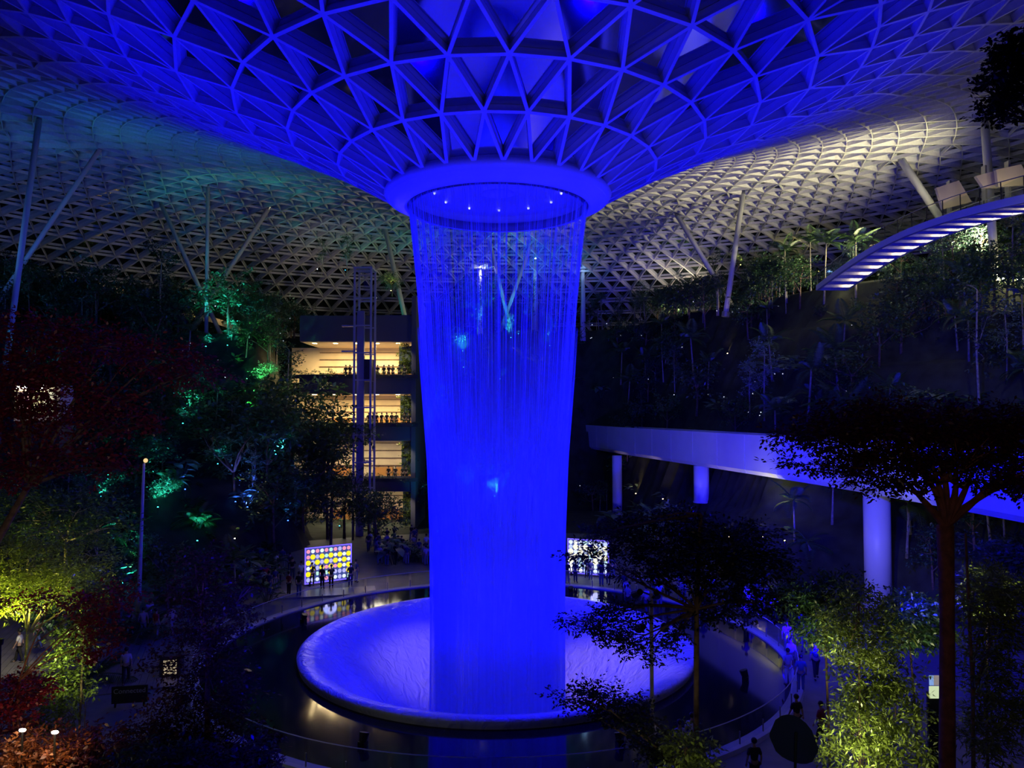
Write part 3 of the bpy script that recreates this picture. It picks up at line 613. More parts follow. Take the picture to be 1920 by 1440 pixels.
def keepout(x, y, z, h):
    "open places: the deck with walkers at the left, the stage, the paths, foreground views"
    a = proj(V(x, y, z)); b = proj(V(x, y, z+h))
    if a[0] < 130 and a[1] > 1150 and y < 47: return True
    if y < 44 and x < 0 and not (150 < a[0] < 215 or 330 < a[0] < 440) : return True
    if 520 < a[0] < 700 and b[1] < 1100 and a[1] > 1010: return True
    if a[0] > 1420 and a[1] > 1160 and a[0] < 1560: return True
    for q in COLS:
        if math.hypot(x-q.x, y-q.y) < 3.4: return True
    if 556 < a[0] < 700 and b[1] < 1095 and a[1] > 1035 and y < 60: return True
    for q in ROOFC:
        if abs(a[0]-q[0]) < 25 and b[1] < q[3]-15 and a[0] < 760 : return True
    return False
cnt = 0; YB0 = 84.0
for (px, py) in [(q[0], q[1]) for q in SLP]:
    p = ground_hit(px, py); SIGHT.append((px, py, p.y))
def insight(x, y, z, h, rad):
    "does a plant at this spot hide one of the lit places"
    for (sx, sy, sY) in SIGHT:
        if y > sY-0.8: continue
        a = proj(V(x, y, z)); b = proj(V(x, y, z+h)); rp = rad*FPX/y
        if abs(a[0]-sx) < rp*0.9+14 and b[1]-6 < sy+2 and sy-34 < a[1]+4: return True
    return False
for i in range(26000):
    if cnt >= 620: break
    a = rngS.uniform(-125, 100); r = rngS.uniform(19, 82); x = AX+r*math.sin(math.radians(a)); y = AY+r*math.cos(math.radians(a))
    if y < 27 and x < 0 or y < 30 and x > 0: continue
    if r < 24 and not (-105 < a < -38 or 48 < a < 75): continue
    z = terr(x, y); p = V(x, y, z+4)
    if not inframe(p, 0.03): continue
    ph = a; kind = rngS.choice(['bushA', 'bushB', 'bushD', 'slimA', 'slimB', 'palmB', 'palmC', 'fern', 'bushA', 'fern', 'fernB'] if ph < 0 else ['palmA', 'palmB', 'bushA', 'slimA', 'slimB', 'fern', 'fernB', 'palmC', 'bushB', 'palmB'])
    hgt = {'bushA': 6.5, 'bushB': 5, 'bushC': 4, 'bushD': 8.5, 'slimA': 9, 'slimB': 7, 'palmA': 8, 'palmB': 5.5, 'palmC': 2, 'fern': 1.8, 'fernB': 2}[kind]
    if z > 20 and kind in ('fern', 'palmC', 'fernB'): kind = 'bushA'; hgt = 6.5
    sc = rngS.uniform(0.75, 1.25)
    if z > 21 and ph > 15: sc *= 0.8
    if blocked(x, y, hgt*sc): continue
    if r > 54: sc = min(sc, (float(np.interp(r+2.5, _rs, _zs))-z-1.2)/hgt)
    if sc < 0.4: continue
    if any((x-q[0])**2+(y-q[1])**2 < (q[2]+0.55*hgt*0.3*sc)**2 for q in PLACED): continue
    if keepout(x, y, z, hgt*sc): continue
    if insight(x, y, z, hgt*sc, 1.7*sc): continue
    PLACED.append((x, y, 0.5*hgt*0.3*sc))
    plant(kind, x, y, sc); cnt += 1
# tall dark trees closing the left ends of the lit floors
for (x, y, sc) in [(-21.8, 78, 1.55), (-20.5, 74, 1.45), (-19.0, 77.5, 1.25), (-17.6, 73, 1.1), (-16.3, 77, .95), (-24.0, 73, 1.7), (-23.5, 80, 1.9), (-25.8, 78, 1.9), (-17.4, 78, 1.2), (-19.2, 79.5, 1.5), (-15.2, 79.5, .6), (-21.5, 68, 1.3), (-26, 70, 1.6)]:
    plant(rngS.choice(['bushD', 'bushA', 'bushD']), x, y, sc, z=0.0)
# ---- coloured lights on the slopes, each a small fixture with a lamp, beside a plant it lights
def slope_light(p, col, pw, label, em):
    z = p.z-0.3
    light('SPOT', (p.x, p.y-0.9, z+0.45), col, pw, (p.x*1.0, p.y+0.5, z+3.0), 84, 0.9, 0.08, name='garden_light')
    t = empty('garden_spotlight', (p.x, p.y-0.9, z)); tag(t, label, 'light', None)
    Geo().tube([(0, 0, -0.3), (0, 0, 0.16)], 0.03, 6).obj('stake', M['black'], t)
    Geo().tube([(0, 0, 0.16), (0, 0.03, 0.34)], 0.08, 10).obj('housing', M['black'], t)
    Geo().ball((0, 0.03, 0.36), 0.07, 8, 4).obj('lens', em, t)
TEAL = (0.05, 0.9, 0.75); GREEN = (0.12, 1, 0.25); CYAN = (0.05, 0.55, 1); BLU = (0.04, 0.12, 1); WARM = (1, 0.72, 0.35); YEL = (1, 0.9, 0.2); COOL = (0.8, 0.85, 1)
E_ = {'teal': emat('teal_lens', TEAL, 6), 'green': emat('green_lens', GREEN, 6), 'cyan': emat('cyan_lens', CYAN, 6), 'blue': emat('blue_lens', BLU, 8), 'warm': emat('warm_lens', WARM, 12), 'yel': emat('yellow_lens', YEL, 12), 'cool': emat('cool_lens', COOL, 12)}
CC = {'teal': TEAL, 'green': GREEN, 'cyan': CYAN, 'blue': BLU, 'warm': WARM, 'yel': YEL, 'cool': COOL}
for (px, py, Y, c_, pw, kind, lab) in SL:
    p = ground_hit(px, py)
    slope_light(p, CC[c_], pw*LGAIN*(1.9 if c_ in ('teal', 'green', 'cyan', 'blue') else 0.9)*(0.25 if py < 560 else 0.9 if py < 730 else 1.7), lab, E_[c_])
    plant(kind, p.x+rngS.uniform(-.3, .3), p.y+0.9, rngS.uniform(0.45, 0.75)*(1.25 if kind.startswith('fern') else 1), z=p.z-0.4, label=f'plant lit by the {lab}')
# ------------------------------------------------------------------ lit balconies (left of the fall)
YB = 84.0
def zpx(py, Y): return P(960, py, Y).z
def xpx(px, Y): return P(px, 700, Y).x
bld = empty('shopping_gallery', (xpx(680, YB), YB, 0)); tag(bld, 'tiered building with four brightly lit open floors left of the waterfall', 'building')
BX0, BX1 = xpx(562, YB), xpx(772, YB); O = V(xpx(680, YB), YB, 0)
def bb(name, x0, x1, y0, y1, z0, z1, m): return Geo().box(V((x0+x1)/2, (y0+y1)/2, (z0+z1)/2)-O, (x1-x0, y1-y0, z1-z0)).obj(name, m, bld)
lev = [(zpx(640, YB), zpx(592, YB)), (zpx(738, YB), zpx(702, YB)), (zpx(826, YB), zpx(792, YB)), (zpx(921, YB), zpx(893, YB))]   # slab bottom, slab top
fas = mat('dark_fascia', (0.1, 0.09, 0.11), 0.6)
for i, (z0, z1) in enumerate(lev):
    bb('floor_slab', BX0, BX1, YB, YB+9, z0, z1-0.6 if i else z1-0.4, fas); bb('parapet', BX0, BX1, YB-0.15, YB+0.1, z0, z1, fas)
    bb('ceiling_lining', BX0, BX1, YB+0.15, YB+8.9, z0-0.06, z0-0.02, M['warmwall'])
    for k in range(5): bb('recessed_light', BX0+1+k*2.4, BX0+1.4+k*2.4, YB+1.5, YB+2.0, z0-0.1, z0-0.05, M['lamp_warm'])
    zb = lev[i+1][1]-0.6 if i < 3 else 0.0
    bb('back_wall', BX0-3.5, BX1, YB+8.8, YB+9.2, zb, z0, M['warmwall'])
    for k in range(4): bb('wall_batten', BX0, BX1, YB+8.6, YB+8.8, zb+(z0-zb)*(0.25+0.2*k), zb+(z0-zb)*(0.27+0.2*k), M['bark'])
    for k, xx in enumerate((xpx(612, YB), xpx(700, YB), xpx(742, YB))): bb('shop_display', xx-1.2, xx+1.0, YB+7.6, YB+8.5, zb, zb+1.0, M['orangewood'] if 'orangewood' in M else M['bark'])
    l = bpy.data.lights.new('gallery_light', 'AREA'); l.shape = 'RECTANGLE'; l.size = 11; l.size_y = 1.2; l.color = (1, 0.74, 0.36) if i < 2 else (1, 0.85, 0.6); l.energy = GALL[i]
    lo = bpy.data.objects.new('gallery_light', l); C.objects.link(lo); lo.location = ((BX0+BX1)/2, YB+4.0, z0-0.3)
bb('side_wall', BX1, BX1+0.5, YB-0.3, YB+9.2, 0, lev[0][1]+2.2, fas)
# upper curved canopy and small lit room
zt0, zt1 = zpx(618, YB+3), zpx(588, YB+3)
bb('upper_terrace_edge', xpx(700, YB), BX1-0.4, YB+1, YB+1.6, zpx(612, YB), zpx(590, YB)+0.1, mat('teal_grey_cladding', (0.16, 0.22, 0.25), 0.5))
bb('upper_room_glow', xpx(694, YB), BX1-0.4, YB+0.02, YB+0.1, zpx(630, YB), zpx(613, YB), emat('warm_ceiling_glow', (1, 0.72, 0.32), 0.55))  # glowing sheet that stands in for the lamplight of the room
# vertical garden strips at the right edge of each floor
for i, (y0, y1) in enumerate([(645, 700), (740, 790), (828, 892), (922, 990)]):
    z1, z0 = zpx(y0, YB-0.5), zpx(y1, YB-0.5); x0, x1 = xpx(742+3*i, YB-.5), xpx(768+3*i, YB-.5)
    t = empty('green_wall', ((x0+x1)/2, YB+1.7, z0)); tag(t, ['uppermost', 'second', 'third', 'lowest'][i]+' lit strip of hanging greenery on the gallery floors beside the waterfall', 'green wall')
    Geo().box((0, 0.25, (z1-z0)/2), (x1-x0, 0.12, z1-z0-.1)).obj('backing_panel', M['leaf3'], t)
    foliage('foliage', [(0, 0, (z1-z0)*f, (x1-x0)*0.45, 0.25, (z1-z0)*0.16) for f in (0.15, 0.4, 0.65, 0.88)], 900, 0.3, 0.15, M['leaf2'], t, 30+i, sr=0.3)
    light('SPOT', ((x0+x1)/2-0.6, YB-1.8, z1-0.3), (1, 0.95, 0.6), 260, ((x0+x1)/2, YB+0.6, z0+1), 80, 0.8, 0.2, 'green_wall_light')
# hedges on parapets
for i, py in enumerate((700, 790, 892)):
    t = empty('parapet_hedge', (xpx(660, YB), YB-0.45, zpx(py, YB)-0.5)); tag(t, ['highest', 'middle', 'lowest'][i]+' dark hedge trailing over a gallery parapet', 'hedge')
    Geo().box((0, 0, 0.1), (15, 0.4, 0.4)).obj('planter', M['dark'], t)
    foliage('foliage', [(-6.5+1.3*k, 0, 0.35, 0.9, 0.35, 0.38) for k in range(11)], 1600, 0.22, 0.1, M['leaf3'], t, 40+i, sr=0.25)
# ------------------------------------------------------------------ lift tower
YL = 79.0; tx0, tx1 = xpx(664, YL), xpx(695, YL); zt = zpx(502, YL)
t = empty('lift_tower', ((tx0+tx1)/2, YL, 0)); tag(t, 'tall steel framed lift tower in front of the lit gallery floors', 'lift tower')
w_ = (tx1-tx0)/2
for sx in (-1, 1):
    for yy in (0, 2.4): Geo().box((sx*w_, yy, zt/2), (0.2, 0.2, zt)).obj('corner_post', M['column'], t)
Geo().box((-w_*0.35, 0.6, zt*0.42), (0.75, 0.5, zt*0.84)).obj('shaft_core', mat('purple_grey_steel', (0.32, 0.3, 0.36), 0.5), t)
z = 2.0
while z < zt:
    for yy in (0, 2.4): Geo().box((0, yy, z), (2*w_, 0.12, 0.14)).obj('crossbar', M['column'], t)
    z += 2.9
Geo().box((0, 1.2, zt), (2*w_+.3, 2.7, 0.2)).obj('top_frame', M['column'], t)
for z in (zpx(610, YL), zpx(658, YL)): Geo().box((-w_-0.7, 0.6, z), (1.5, 0.5, 0.15)).obj('landing_bracket', M['column'], t)
Geo().box((w_*0.45, 1.3, zpx(672, YL)-1.2), (w_*1.0, 1.6, 2.3)).obj('lift_car', M['dark'], t)
Geo().box((w_*0.4, 1.0, zt-1.8), (w_*1.1, 0.1, 3.0)).obj('glass_panel', M['glass'], t)
# cream lit ledge on the far left terrace
for i, (pts, lab) in enumerate([([(182, 532), (215, 540), (245, 548)], 'short warm lit ledge high on the far left terrace'), ([(268, 583), (330, 590), (400, 598), (440, 612), (470, 628)], 'long cream lit terrace ledge among the dark trees at the upper left')]):
    ps = [ground_hit(q[0], q[1]+6)+V(0, -0.6, 0) for q in pts]; t = empty('terrace_ledge', ps[0]); tag(t, lab, 'ledge')
    for a, b in zip(ps[:-1], ps[1:]):
        d = b-a; Geo().box((a+b)/2-ps[0]+V(0, 0, 0.3), (d.length, 0.25, 0.75), M=d.to_track_quat('X', 'Z').to_matrix()).obj('wall_segment', M['warmwall'], t)
        m_ = (a+b)/2; light('SPOT', m_+V(0, -1.6, 1.3), (1, 0.75, 0.4), 40, m_+V(0, 0, 0.2), 120, 0.9, 0.1, 'ledge_light')
# retaining wall washed cyan
a = ground_hit(505, 862); b = ground_hit(610, 862); t = empty('retaining_wall', (a+b)/2+V(0, 1.6, 0)); tag(t, 'smooth retaining wall washed cyan by two spotlights at mid left', 'wall')
for k in range(3): Geo().box(((k-1)*1.9, 0, 0.9), (1.86, 0.3, 2.3)).obj('panel', M['concrete'], t)
# petal shaped canopies seen behind and beside the water
for i, (px, py, Y, w_, c_, lab) in enumerate([(1092, 482, 117, 2.2, (1, .55, .12), 'petal shaped canopy lit orange on a coloured stem, just right of the waterfall'), (900, 505, 108, 1.5, (.9, .9, .7), 'pale petal shaped canopy seen through the left of the falling water'), (1003, 488, 117, 1.7, (1, .9, .5), 'yellow white petal canopy seen through the right of the falling water')]):
    p = P(px, py, Y); z0 = terr(p.x, p.y); t = empty('petal_canopy', (p.x, p.y, z0)); tag(t, lab, 'canopy'); h = p.z-z0
    Geo().tube([(0, 0, 0), (.1, 0, h*.5), (0, 0, h)], [.5, .35, .28], 10).obj('stem', M['cladding'], t, True)
    for k in range(6):
        a = 2*pi*k/6; g = Geo(); n_ = 5
        for u in range(n_):
            s_ = u/(n_-1); r_ = .2+s_*w_*1.3; wd = w_*.45*math.sin(pi*min(.95, .12+s_*.85)); z_ = h+.1+.35*s_*s_
            for sd in (-1, 1): g.v.append((r_*math.cos(a)-sd*wd*math.sin(a), r_*math.sin(a)+sd*wd*math.cos(a), z_))
        for u in range(n_-1): g.f.append((2*u, 2*u+1, 2*u+3, 2*u+2))
        g.obj('petal', M['cladding'], t)
    light('POINT', (p.x+.3, p.y-.6, p.z-.5), c_, 80, size=.1, name='canopy_light'); light('POINT', (p.x, p.y-1.2, p.z-2.5), (.3, .6, 1), 22, size=.1, name='stem_light')
# tiny path and step lights sprinkled over the terraces
rngL = random.Random(5); n = 0
dots = [(288, 559), (295, 560), (308, 562), (324, 564), (355, 568), (366, 570), (372, 571), (390, 574), (405, 575), (412, 576), (358, 645), (345, 658), (410, 677), (342, 711), (308, 703), (424, 708), (367, 740), (114, 484), (195, 468), (460, 580), (486, 583), (500, 585), (509, 587), (545, 598), (527, 626), (532, 640), (640, 596), (773, 665), (706, 560), (774, 560),
        (1110, 610), (1137, 608), (1107, 635), (1109, 634), (1163, 630), (1202, 630), (1258, 628), (1278, 652), (1150, 709), (1215, 712), (1104, 715), (1263, 741), (1327, 740), (1356, 745), (1414, 716), (1451, 702), (1466, 702), (1410, 739), (1402, 774), (1425, 774), (1423, 780), (1343, 584), (1384, 580), (1458, 575), (1299, 567), (1412, 567), (1348, 623), (1372, 586), (1595, 611), (1557, 738), (1584, 735), (1558, 788), (1125, 768), (688, 821), (680, 821), (1140, 940), (1087, 911)]
for (px, py) in dots:
    p = ground_hit(px, py); t = Geo().ball((0, 0, 0), 0.075 if px < 1000 else 0.06, 6, 4).obj('step_light', M['lamp_dot']); t.location = p+V(0, -0.25, 0.05)
    side = 'left' if px < 760 else 'right'
    tag(t, f'pinprick white step light on the dark {side} terraces', 'light', f'pinprick step lights on the {side} terraces')
# ------------------------------------------------------------------ display board with coloured discs (left) and its twin at the right
def board(name, pa, pb, hgt, ncol, nrow, pal, label, seed, est=1.4):
    rng = random.Random(seed); d = (pb-pa); W = d.length; rz = math.atan2(d.y, d.x); t = empty(name, (pa+pb)/2, rz); tag(t, label, 'display')
    gb = emat('lit_backing_'+name, (0.12, 0.18, 0.8), 0.35); Geo().box((0, 0.08, hgt/2+0.25), (W, 0.1, hgt)).obj('backing', gb, t)
    fr = emat('blue_tube_light', (0.15, 0.1, 1), 1.6)
    for (c, s_) in [((0, 0, hgt+.3), (W+.16, .08, .08)), ((0, 0, .2), (W+.16, .08, .08)), ((-W/2-.04, 0, hgt/2+.25), (.08, .08, hgt+.1)), ((W/2+.04, 0, hgt/2+.25), (.08, .08, hgt+.1))]: Geo().box(c, s_).obj('frame_tube', fr, t)
    for sx in (-1, 1): Geo().box((sx*W*.42, .3, .15), (.12, .9, .3)).obj('foot', M['black'], t)
    cw = W/ncol; ch = hgt/nrow; meshes = {}
    for j in range(nrow):
        for i in range(ncol):
            kind = 'yel' if (j in (1, 3) and i % 2 == 1) or (j == 2 and i % 2 == 0) or (j == 4 and i in (0, 5, 9)) else 'pink' if j == 0 and i % 2 == 0 else rng.choice(['pink', 'white', 'mint', 'lilac'])
            if kind not in meshes:
                r = cw*(0.56 if kind == 'yel' else 0.42); me = Geo().ball((0, 0, 0), r, 10, 6, (1, 0.35, 1.0 if kind != 'lilac' else 1.15)).mesh('disc', True); me.materials.append(pal[kind]); meshes[kind] = me
            o = bpy.data.objects.new('disc', meshes[kind]); C.objects.link(o); o.parent = t; o.location = (-W/2+cw*(i+.5), -0.03, 0.25+ch*(nrow-j-.5))
    light('POINT', (pa+pb)/2+V(0.5, -1.5, hgt*0.6), (0.4, 0.4, 1), 50, size=0.5, name='display_glow')
    return t
e1 = {'yel': emat('yellow_disc', (1, 0.78, 0.0), 1.2), 'pink': emat('pink_disc', (1, 0.35, 0.5), 1.0), 'white': emat('white_disc', (0.8, 0.9, 1), 1.1), 'mint': emat('mint_disc', (0.55, 1, 0.8), 1.0), 'lilac': emat('lilac_disc', (0.5, 0.5, 0.95), 1.0)}
board('disc_display', PG(573, 1100), PG(657, 1089), 2.55, 10, 6, e1, 'glowing board of yellow, pink and white discs in a blue frame beside the pool', 3)
e2 = {k: emat('pale_disc_'+k, c, 1.2) for k, c in (('yel', (1, .95, .7)), ('pink', (.7, .8, 1)), ('white', (1, 1, 1)), ('mint', (.6, .9, 1)), ('lilac', (.5, .6, 1)))}
board('disc_display', PG(1066, 1078), PG(1140, 1084), 2.6, 8, 7, e2, 'glowing board of white and pale blue discs behind the tree right of the waterfall', 4)
# stage deck in front of the left board
q = PG(610, 1112); t = empty('stage_deck', (q.x, q.y, 0.0), 0.25); tag(t, 'low grey stage deck in front of the yellow disc board', 'deck')
for k in range(9): Geo().box((-3.2+0.8*k, -0.2, 0.06), (0.78, 2.2, 0.12)).obj('deck_board', M['grey'], t)
# ------------------------------------------------------------------ high curved footbridge at the upper right
def fbz(y): return 25.55+1.25*math.sin(pi*max(-.1, min(1.2, (y-42)/31)))
def fbx(y): return 30.2+0.00125*(y-60)**2*0.9
FB = V(fbx(58), 58, 25.5); fb = empty('footbridge', FB); tag(fb, 'high arched footbridge with glass rails and a ribbed lit underside', 'footbridge')
ys = [30+1.0*k for k in range(45)]; WB = 2.9
ebm = mat('blue_grey_steel_edge', (0.5, 0.5, 0.6), 0.4)
for sd, nm in ((0, 'edge_beam'), (1, 'edge_beam')):
    g = Geo(); 
    for y_ in ys:
        x = fbx(y_)+sd*WB; z = fbz(y_); g.v += [tuple(V(x-.14, y_, z-.22)-FB), tuple(V(x+.14, y_, z-.22)-FB), tuple(V(x+.14, y_, z+.28)-FB), tuple(V(x-.14, y_, z+.28)-FB)]
    for i in range(len(ys)-1):
        for k in range(4): g.f.append((4*i+k, 4*i+(k+1) % 4, 4*i+4+(k+1) % 4, 4*i+4+k))
    g.obj('edge_beam', ebm, fb)
g = Geo()
for y_ in ys: x = fbx(y_); z = fbz(y_)+.18; g.v += [tuple(V(x, y_, z)-FB), tuple(V(x+WB, y_, z)-FB), tuple(V(x+WB, y_, z+.08)-FB), tuple(V(x, y_, z+.08)-FB)]
for i in range(len(ys)-1):
    for k in range(4): g.f.append((4*i+k, 4*i+(k+1) % 4, 4*i+4+(k+1) % 4, 4*i+4+k))
g.obj('deck', M['column'], fb)
for y_ in ys:
    Geo().box(V(fbx(y_)+WB/2, y_, fbz(y_)-.02)-FB, (WB-.2, 0.14, 0.36)).obj('rib', M['steel'], fb)
k = 0
for y_ in ys[::2]:
    for sd in (0, 1):
        x = fbx(y_)+sd*WB; Geo().box(V(x, y_, fbz(y_)+.85)-FB, (.05, .05, 1.15)).obj('rail_post', M['black'], fb)
        if y_ < 79: Geo().box(V((x+fbx(y_+2)+sd*WB)/2, y_+1, (fbz(y_)+fbz(y_+2))/2+.8)-FB, (.02, 1.9, .95)).obj('glass_panel', M['glass'], fb)
    light('POINT', V(fbx(y_)+WB-0.4, y_+0.5, fbz(y_)+0.45), (1, 0.85, 0.5), FBL, size=0.05, name='footbridge_light')
    Geo().box(V(fbx(y_)+WB-0.25, y_+0.5, fbz(y_)+0.4)-FB, (.08, .25, .06)).obj('deck_lamp', M['lamp_w'], fb)
    light('POINT', V(fbx(y_)+WB-0.45, y_+0.5, fbz(y_)-0.12), (1, 0.85, 0.5), FBL*2.6, size=0.05, name='footbridge_soffit_light')
for sd in (0, 1): Geo().tube([V(fbx(y_)+sd*WB, y_, fbz(y_)+1.42)-FB for y_ in ys], 0.035, 6).obj('handrail', M['grey'], fb)
# pale wall pieces beyond the footbridge
for (pts, Y, lab, m_) in [([(1756, 352), (1798, 338), (1822, 378), (1768, 392)], 62, 'smooth pale wall panel under the roof beyond the footbridge', 'warmwall'), ([(1868, 318), (1915, 308), (1935, 345), (1872, 350)], 56, 'mottled cream wall panel at the right edge above the footbridge', 'warmwall'), ([(1830, 330), (1866, 320), (1872, 352), (1845, 352)], 57, 'small pale wall panel behind the thick steel column', 'warmwall')]:
    ps = [P(a, b, Y) for (a, b) in pts]; c = sum(ps, V(0, 0, 0))/4; t = empty('wall_panel', c); tag(t, lab, 'wall panel')
    g = Geo(); g.add([q-c for q in ps]+[q-c+V(0, .3, 0) for q in ps], [(3, 2, 1, 0), (4, 5, 6, 7), (0, 1, 5, 4), (1, 2, 6, 5), (2, 3, 7, 6), (3, 0, 4, 7)]); g.obj('panel', M[m_], t)
    Geo().box((0, .5, -.2), (.15, .5, 3.0)).obj('support_post', M['grey'], t)
    light('SPOT', c+V(-.5, -3.5, -2.5), (1, .88, .6), 110, c, 90, .8, .2, 'wall_panel_light')
# glaring garden lamps at the far right
for i, px in enumerate((1871, 1881, 1893, 1908, 1919)):
    p = ground_hit(px, 528); p = P(px, 522, p.y); t = empty('garden_lamp', p-V(0, 0, .5)); tag(t, ['leftmost', 'second', 'middle', 'fourth', 'rightmost'][i]+' of the glaring garden lamps in a row at the right edge', 'lamp')
    Geo().tube([(0, 0, -1.5), (0, 0, .4)], .03, 6).obj('post', M['black'], t); Geo().ball((0, 0, .5), .11, 10, 6).obj('globe', M['lamp_w'], t); light('POINT', p+V(0, -.35, 0), (1, .9, .45), 70, size=.1, name='garden_lamp_light')
p = ground_hit(1905, 590)
for (px, py, kd, sc) in [(1905, 585, 'palmC', .7), (1880, 600, 'fernB', 1.0), (1925, 610, 'palmC', .8), (1895, 660, 'palmA', .75)]:
    p = ground_hit(px, py); plant(kd, p.x, p.y-1.5, sc, z=p.z-0.6, label=None)
# lamps in the garden under the track bridge
for i, (px, py) in enumerate([(1424, 1004), (1464, 1012)]):
    p = P(px, py, 63); t = empty('globe_lamp', (p.x, p.y, 0)); tag(t, ['left', 'right'][i]+' glaring globe lamp on a post in the garden under the track bridge', 'lamp')
    Geo().tube([(0, 0, 0), (0, 0, p.z)], .04, 8).obj('post', M['black'], t); Geo().ball((0, 0, p.z+.1), .14, 10, 6).obj('globe', M['lamp_w'], t); light('POINT', p+V(0, -.4, .1), (1, .9, .5), 120, size=.12, name='globe_lamp_light')
# ------------------------------------------------------------------ spotlight pole in front (right)
pb = PG(1224, 1560, 0); pb = P(1226, 1470, 17.0); ptop = P(1221, 1112, 17.0)
t = empty('spotlight_pole', (ptop.x, ptop.y, pb.z-3)); tag(t, 'slim steel pole carrying four spotlights in front of the basin', 'pole'); z1 = ptop.z-(pb.z-3); u = 17.0/FPX
Geo().tube([(0, 0, 0), (0, 0, z1)], 3.6*u, 12).obj('pole', M['column'], t, True)
for (dx, dz, yy) in [(-22, 0, -.1), (12, -6, .15), (-14, -68, .1), (22, -62, -.1)]:
    Geo().tube([(0, 0, z1+(dz-4)*u), (dx*u*.7, 0, z1+(dz+2)*u)], 1.5*u, 6).obj('bracket', M['black'], t)
    s_ = Geo().tube([(dx*u, yy, z1+(dz+4)*u), (dx*u*1.0+(.06 if dx > 0 else -.06), yy+.28, z1+(dz-6)*u)], [6*u, 9*u], 12).obj('spotlight', M['black'], t)
    Geo().ball((dx*u*1.0+(.06 if dx > 0 else -.06), yy+.27, z1+(dz-6)*u), 7*u, 10, 4, (1, .3, 1)).obj('lens', mat('amber_lens', (.3, .2, .05), .1), s_)
# tall slim pole at the left among the trees
a = PG(258, 1175, 0); b = P(270, 868, a.y); t = empty('tall_pole', a); tag(t, 'tall tapering grey pole rising through the left trees with a small warm head', 'pole')
Geo().tube([(0, 0, 0), b-a], [.16, .07], 10).obj('pole', M['column'], t, True); Geo().ball(b-a+V(.1, 0, .15), .14, 8, 5).obj('lamp_head', emat('dim_warm_head', (1, .7, .3), 1.0), t)
# ------------------------------------------------------------------ walkway deck strips and low furniture at the left
dk = PG(70, 1230, 0); t = empty('walkway_deck', (dk.x, dk.y, 0.0), 0.35); tag(t, 'pale walkway of diagonal strips under the yellow lit tree at lower left', 'walkway')
for k in range(44):
    Geo().box((-6+.32*k, 0, 0.03), (.3, 15, .06)).obj('strip', M['paving'], t)
# sign board with faint lettering by the path at lower left
q = PG(243, 1325, 0); t = empty('sign_board', q, 0.18); tag(t, 'low black sign board with faint grey lettering at lower left', 'sign')
Geo().box((0, 0, .55), (1.5, .08, .75)).obj('panel', M['black'], t)
for sx in (-.6, .6): Geo().box((sx, 0, .1), (.08, .08, .35)).obj('leg', M['black'], t)
tc_ = bpy.data.curves.new('lettering', 'FONT'); tc_.body = 'Connected'; tc_.size = .3; tc_.extrude = .004; tc_.align_x = 'CENTER'
to = bpy.data.objects.new('lettering', tc_); C.objects.link(to); dg = bpy.context.evaluated_depsgraph_get(); me = bpy.data.meshes.new_from_object(to.evaluated_get(dg)); bpy.data.objects.remove(to)
o = mk('lettering', me, mat('faint_lettering', (.35, .35, .4), .5), t); o.location = (0, -.05, .62); o.rotation_euler = (pi/2, 0, 0)
# lit doorway panes behind the dark red tree
q = PG(318, 1272, 0); t = empty('kiosk', q, 0.2); t.scale = (.62, .62, .62); tag(t, 'small kiosk with two lit cream panes behind the dark red tree', 'kiosk')
Geo().box((0, .7, .85), (1.6, 1.2, 1.7)).obj('body', M['dark'], t)
for sx in (-.26, .26): Geo().box((sx, .06, .85), (.46, .06, 1.1)).obj('lit_pane', emat('cream_pane', (1, .78, .5), .45), t)
# small lit shop behind the crimson tree at far left
q = P(68, 752, 52); t = empty('shop_front', q); tag(t, 'small bright shop front glimpsed through crimson leaves at far left', 'shop')
Geo().box((0, .9, -.2), (3.2, 1.6, 2.6)).obj('wall', M['warmwall'], t); Geo().box((0, -.2, 1.15), (3.4, 1.0, .12)).obj('canopy', M['dark'], t)
for k, c_ in enumerate([(1, .5, .5), (1, .8, .4), (1, .9, .6)]): Geo().box((-.9+.85*k, .06, -.1), (.7, .06, 1.5)).obj('lit_poster', emat('poster_%d' % k, c_, .9), t)
Geo().box((-.3, -.1, .95), (2.0, .1, .14)).obj('strip_light', M['lamp_w'], t); Geo().box((0, .9, -2.6), (3.2, 1.6, 2.4)).obj('base', M['dark'], t); light('POINT', q+V(-.2, -.8, .6), (1, .85, .6), 60, size=.2, name='shop_light')
# bright little screen pair behind the red trunk at right
q = P(1752, 1298, 27); t = empty('info_screen', (q.x, q.y, 0)); tag(t, 'standing info screen, white below with blue and red patches, left of the reddish trunk', 'screen')
for (dx, dz, w_, h_, c_) in [(0, 0, .36, .42, (.85, 1, .6)), (-.1, .42, .14, .34, (.3, .5, 1)), (.08, .42, .2, .34, (.35, .3, .3)), (.33, .3, .14, .95, (.1, .9, .6))]:
    Geo().box((dx, 0, q.z+dz), (w_, .05, h_)).obj('screen_tile', emat('screen_tile_%d' % int(dx*100), c_, .7), t)
Geo().box((.08, .08, q.z*.5), (.6, .1, max(.4, q.z))).obj('stand', M['black'], t)
# ------------------------------------------------------------------ foreground and near trees
def bp(px, py, Y, rx, ry, rz, wt=None, o=None):
    "a foliage mass centred at the pixel, radii in pixels (x, z) and metres (depth)"
    p = P(px, py, Y)-o; b = [p.x, p.y, p.z, rx*Y/FPX, ry, rz*Y/FPX]
    if wt: b.append(wt)
    return tuple(b)
def gz(x, y): return terr(x, y)
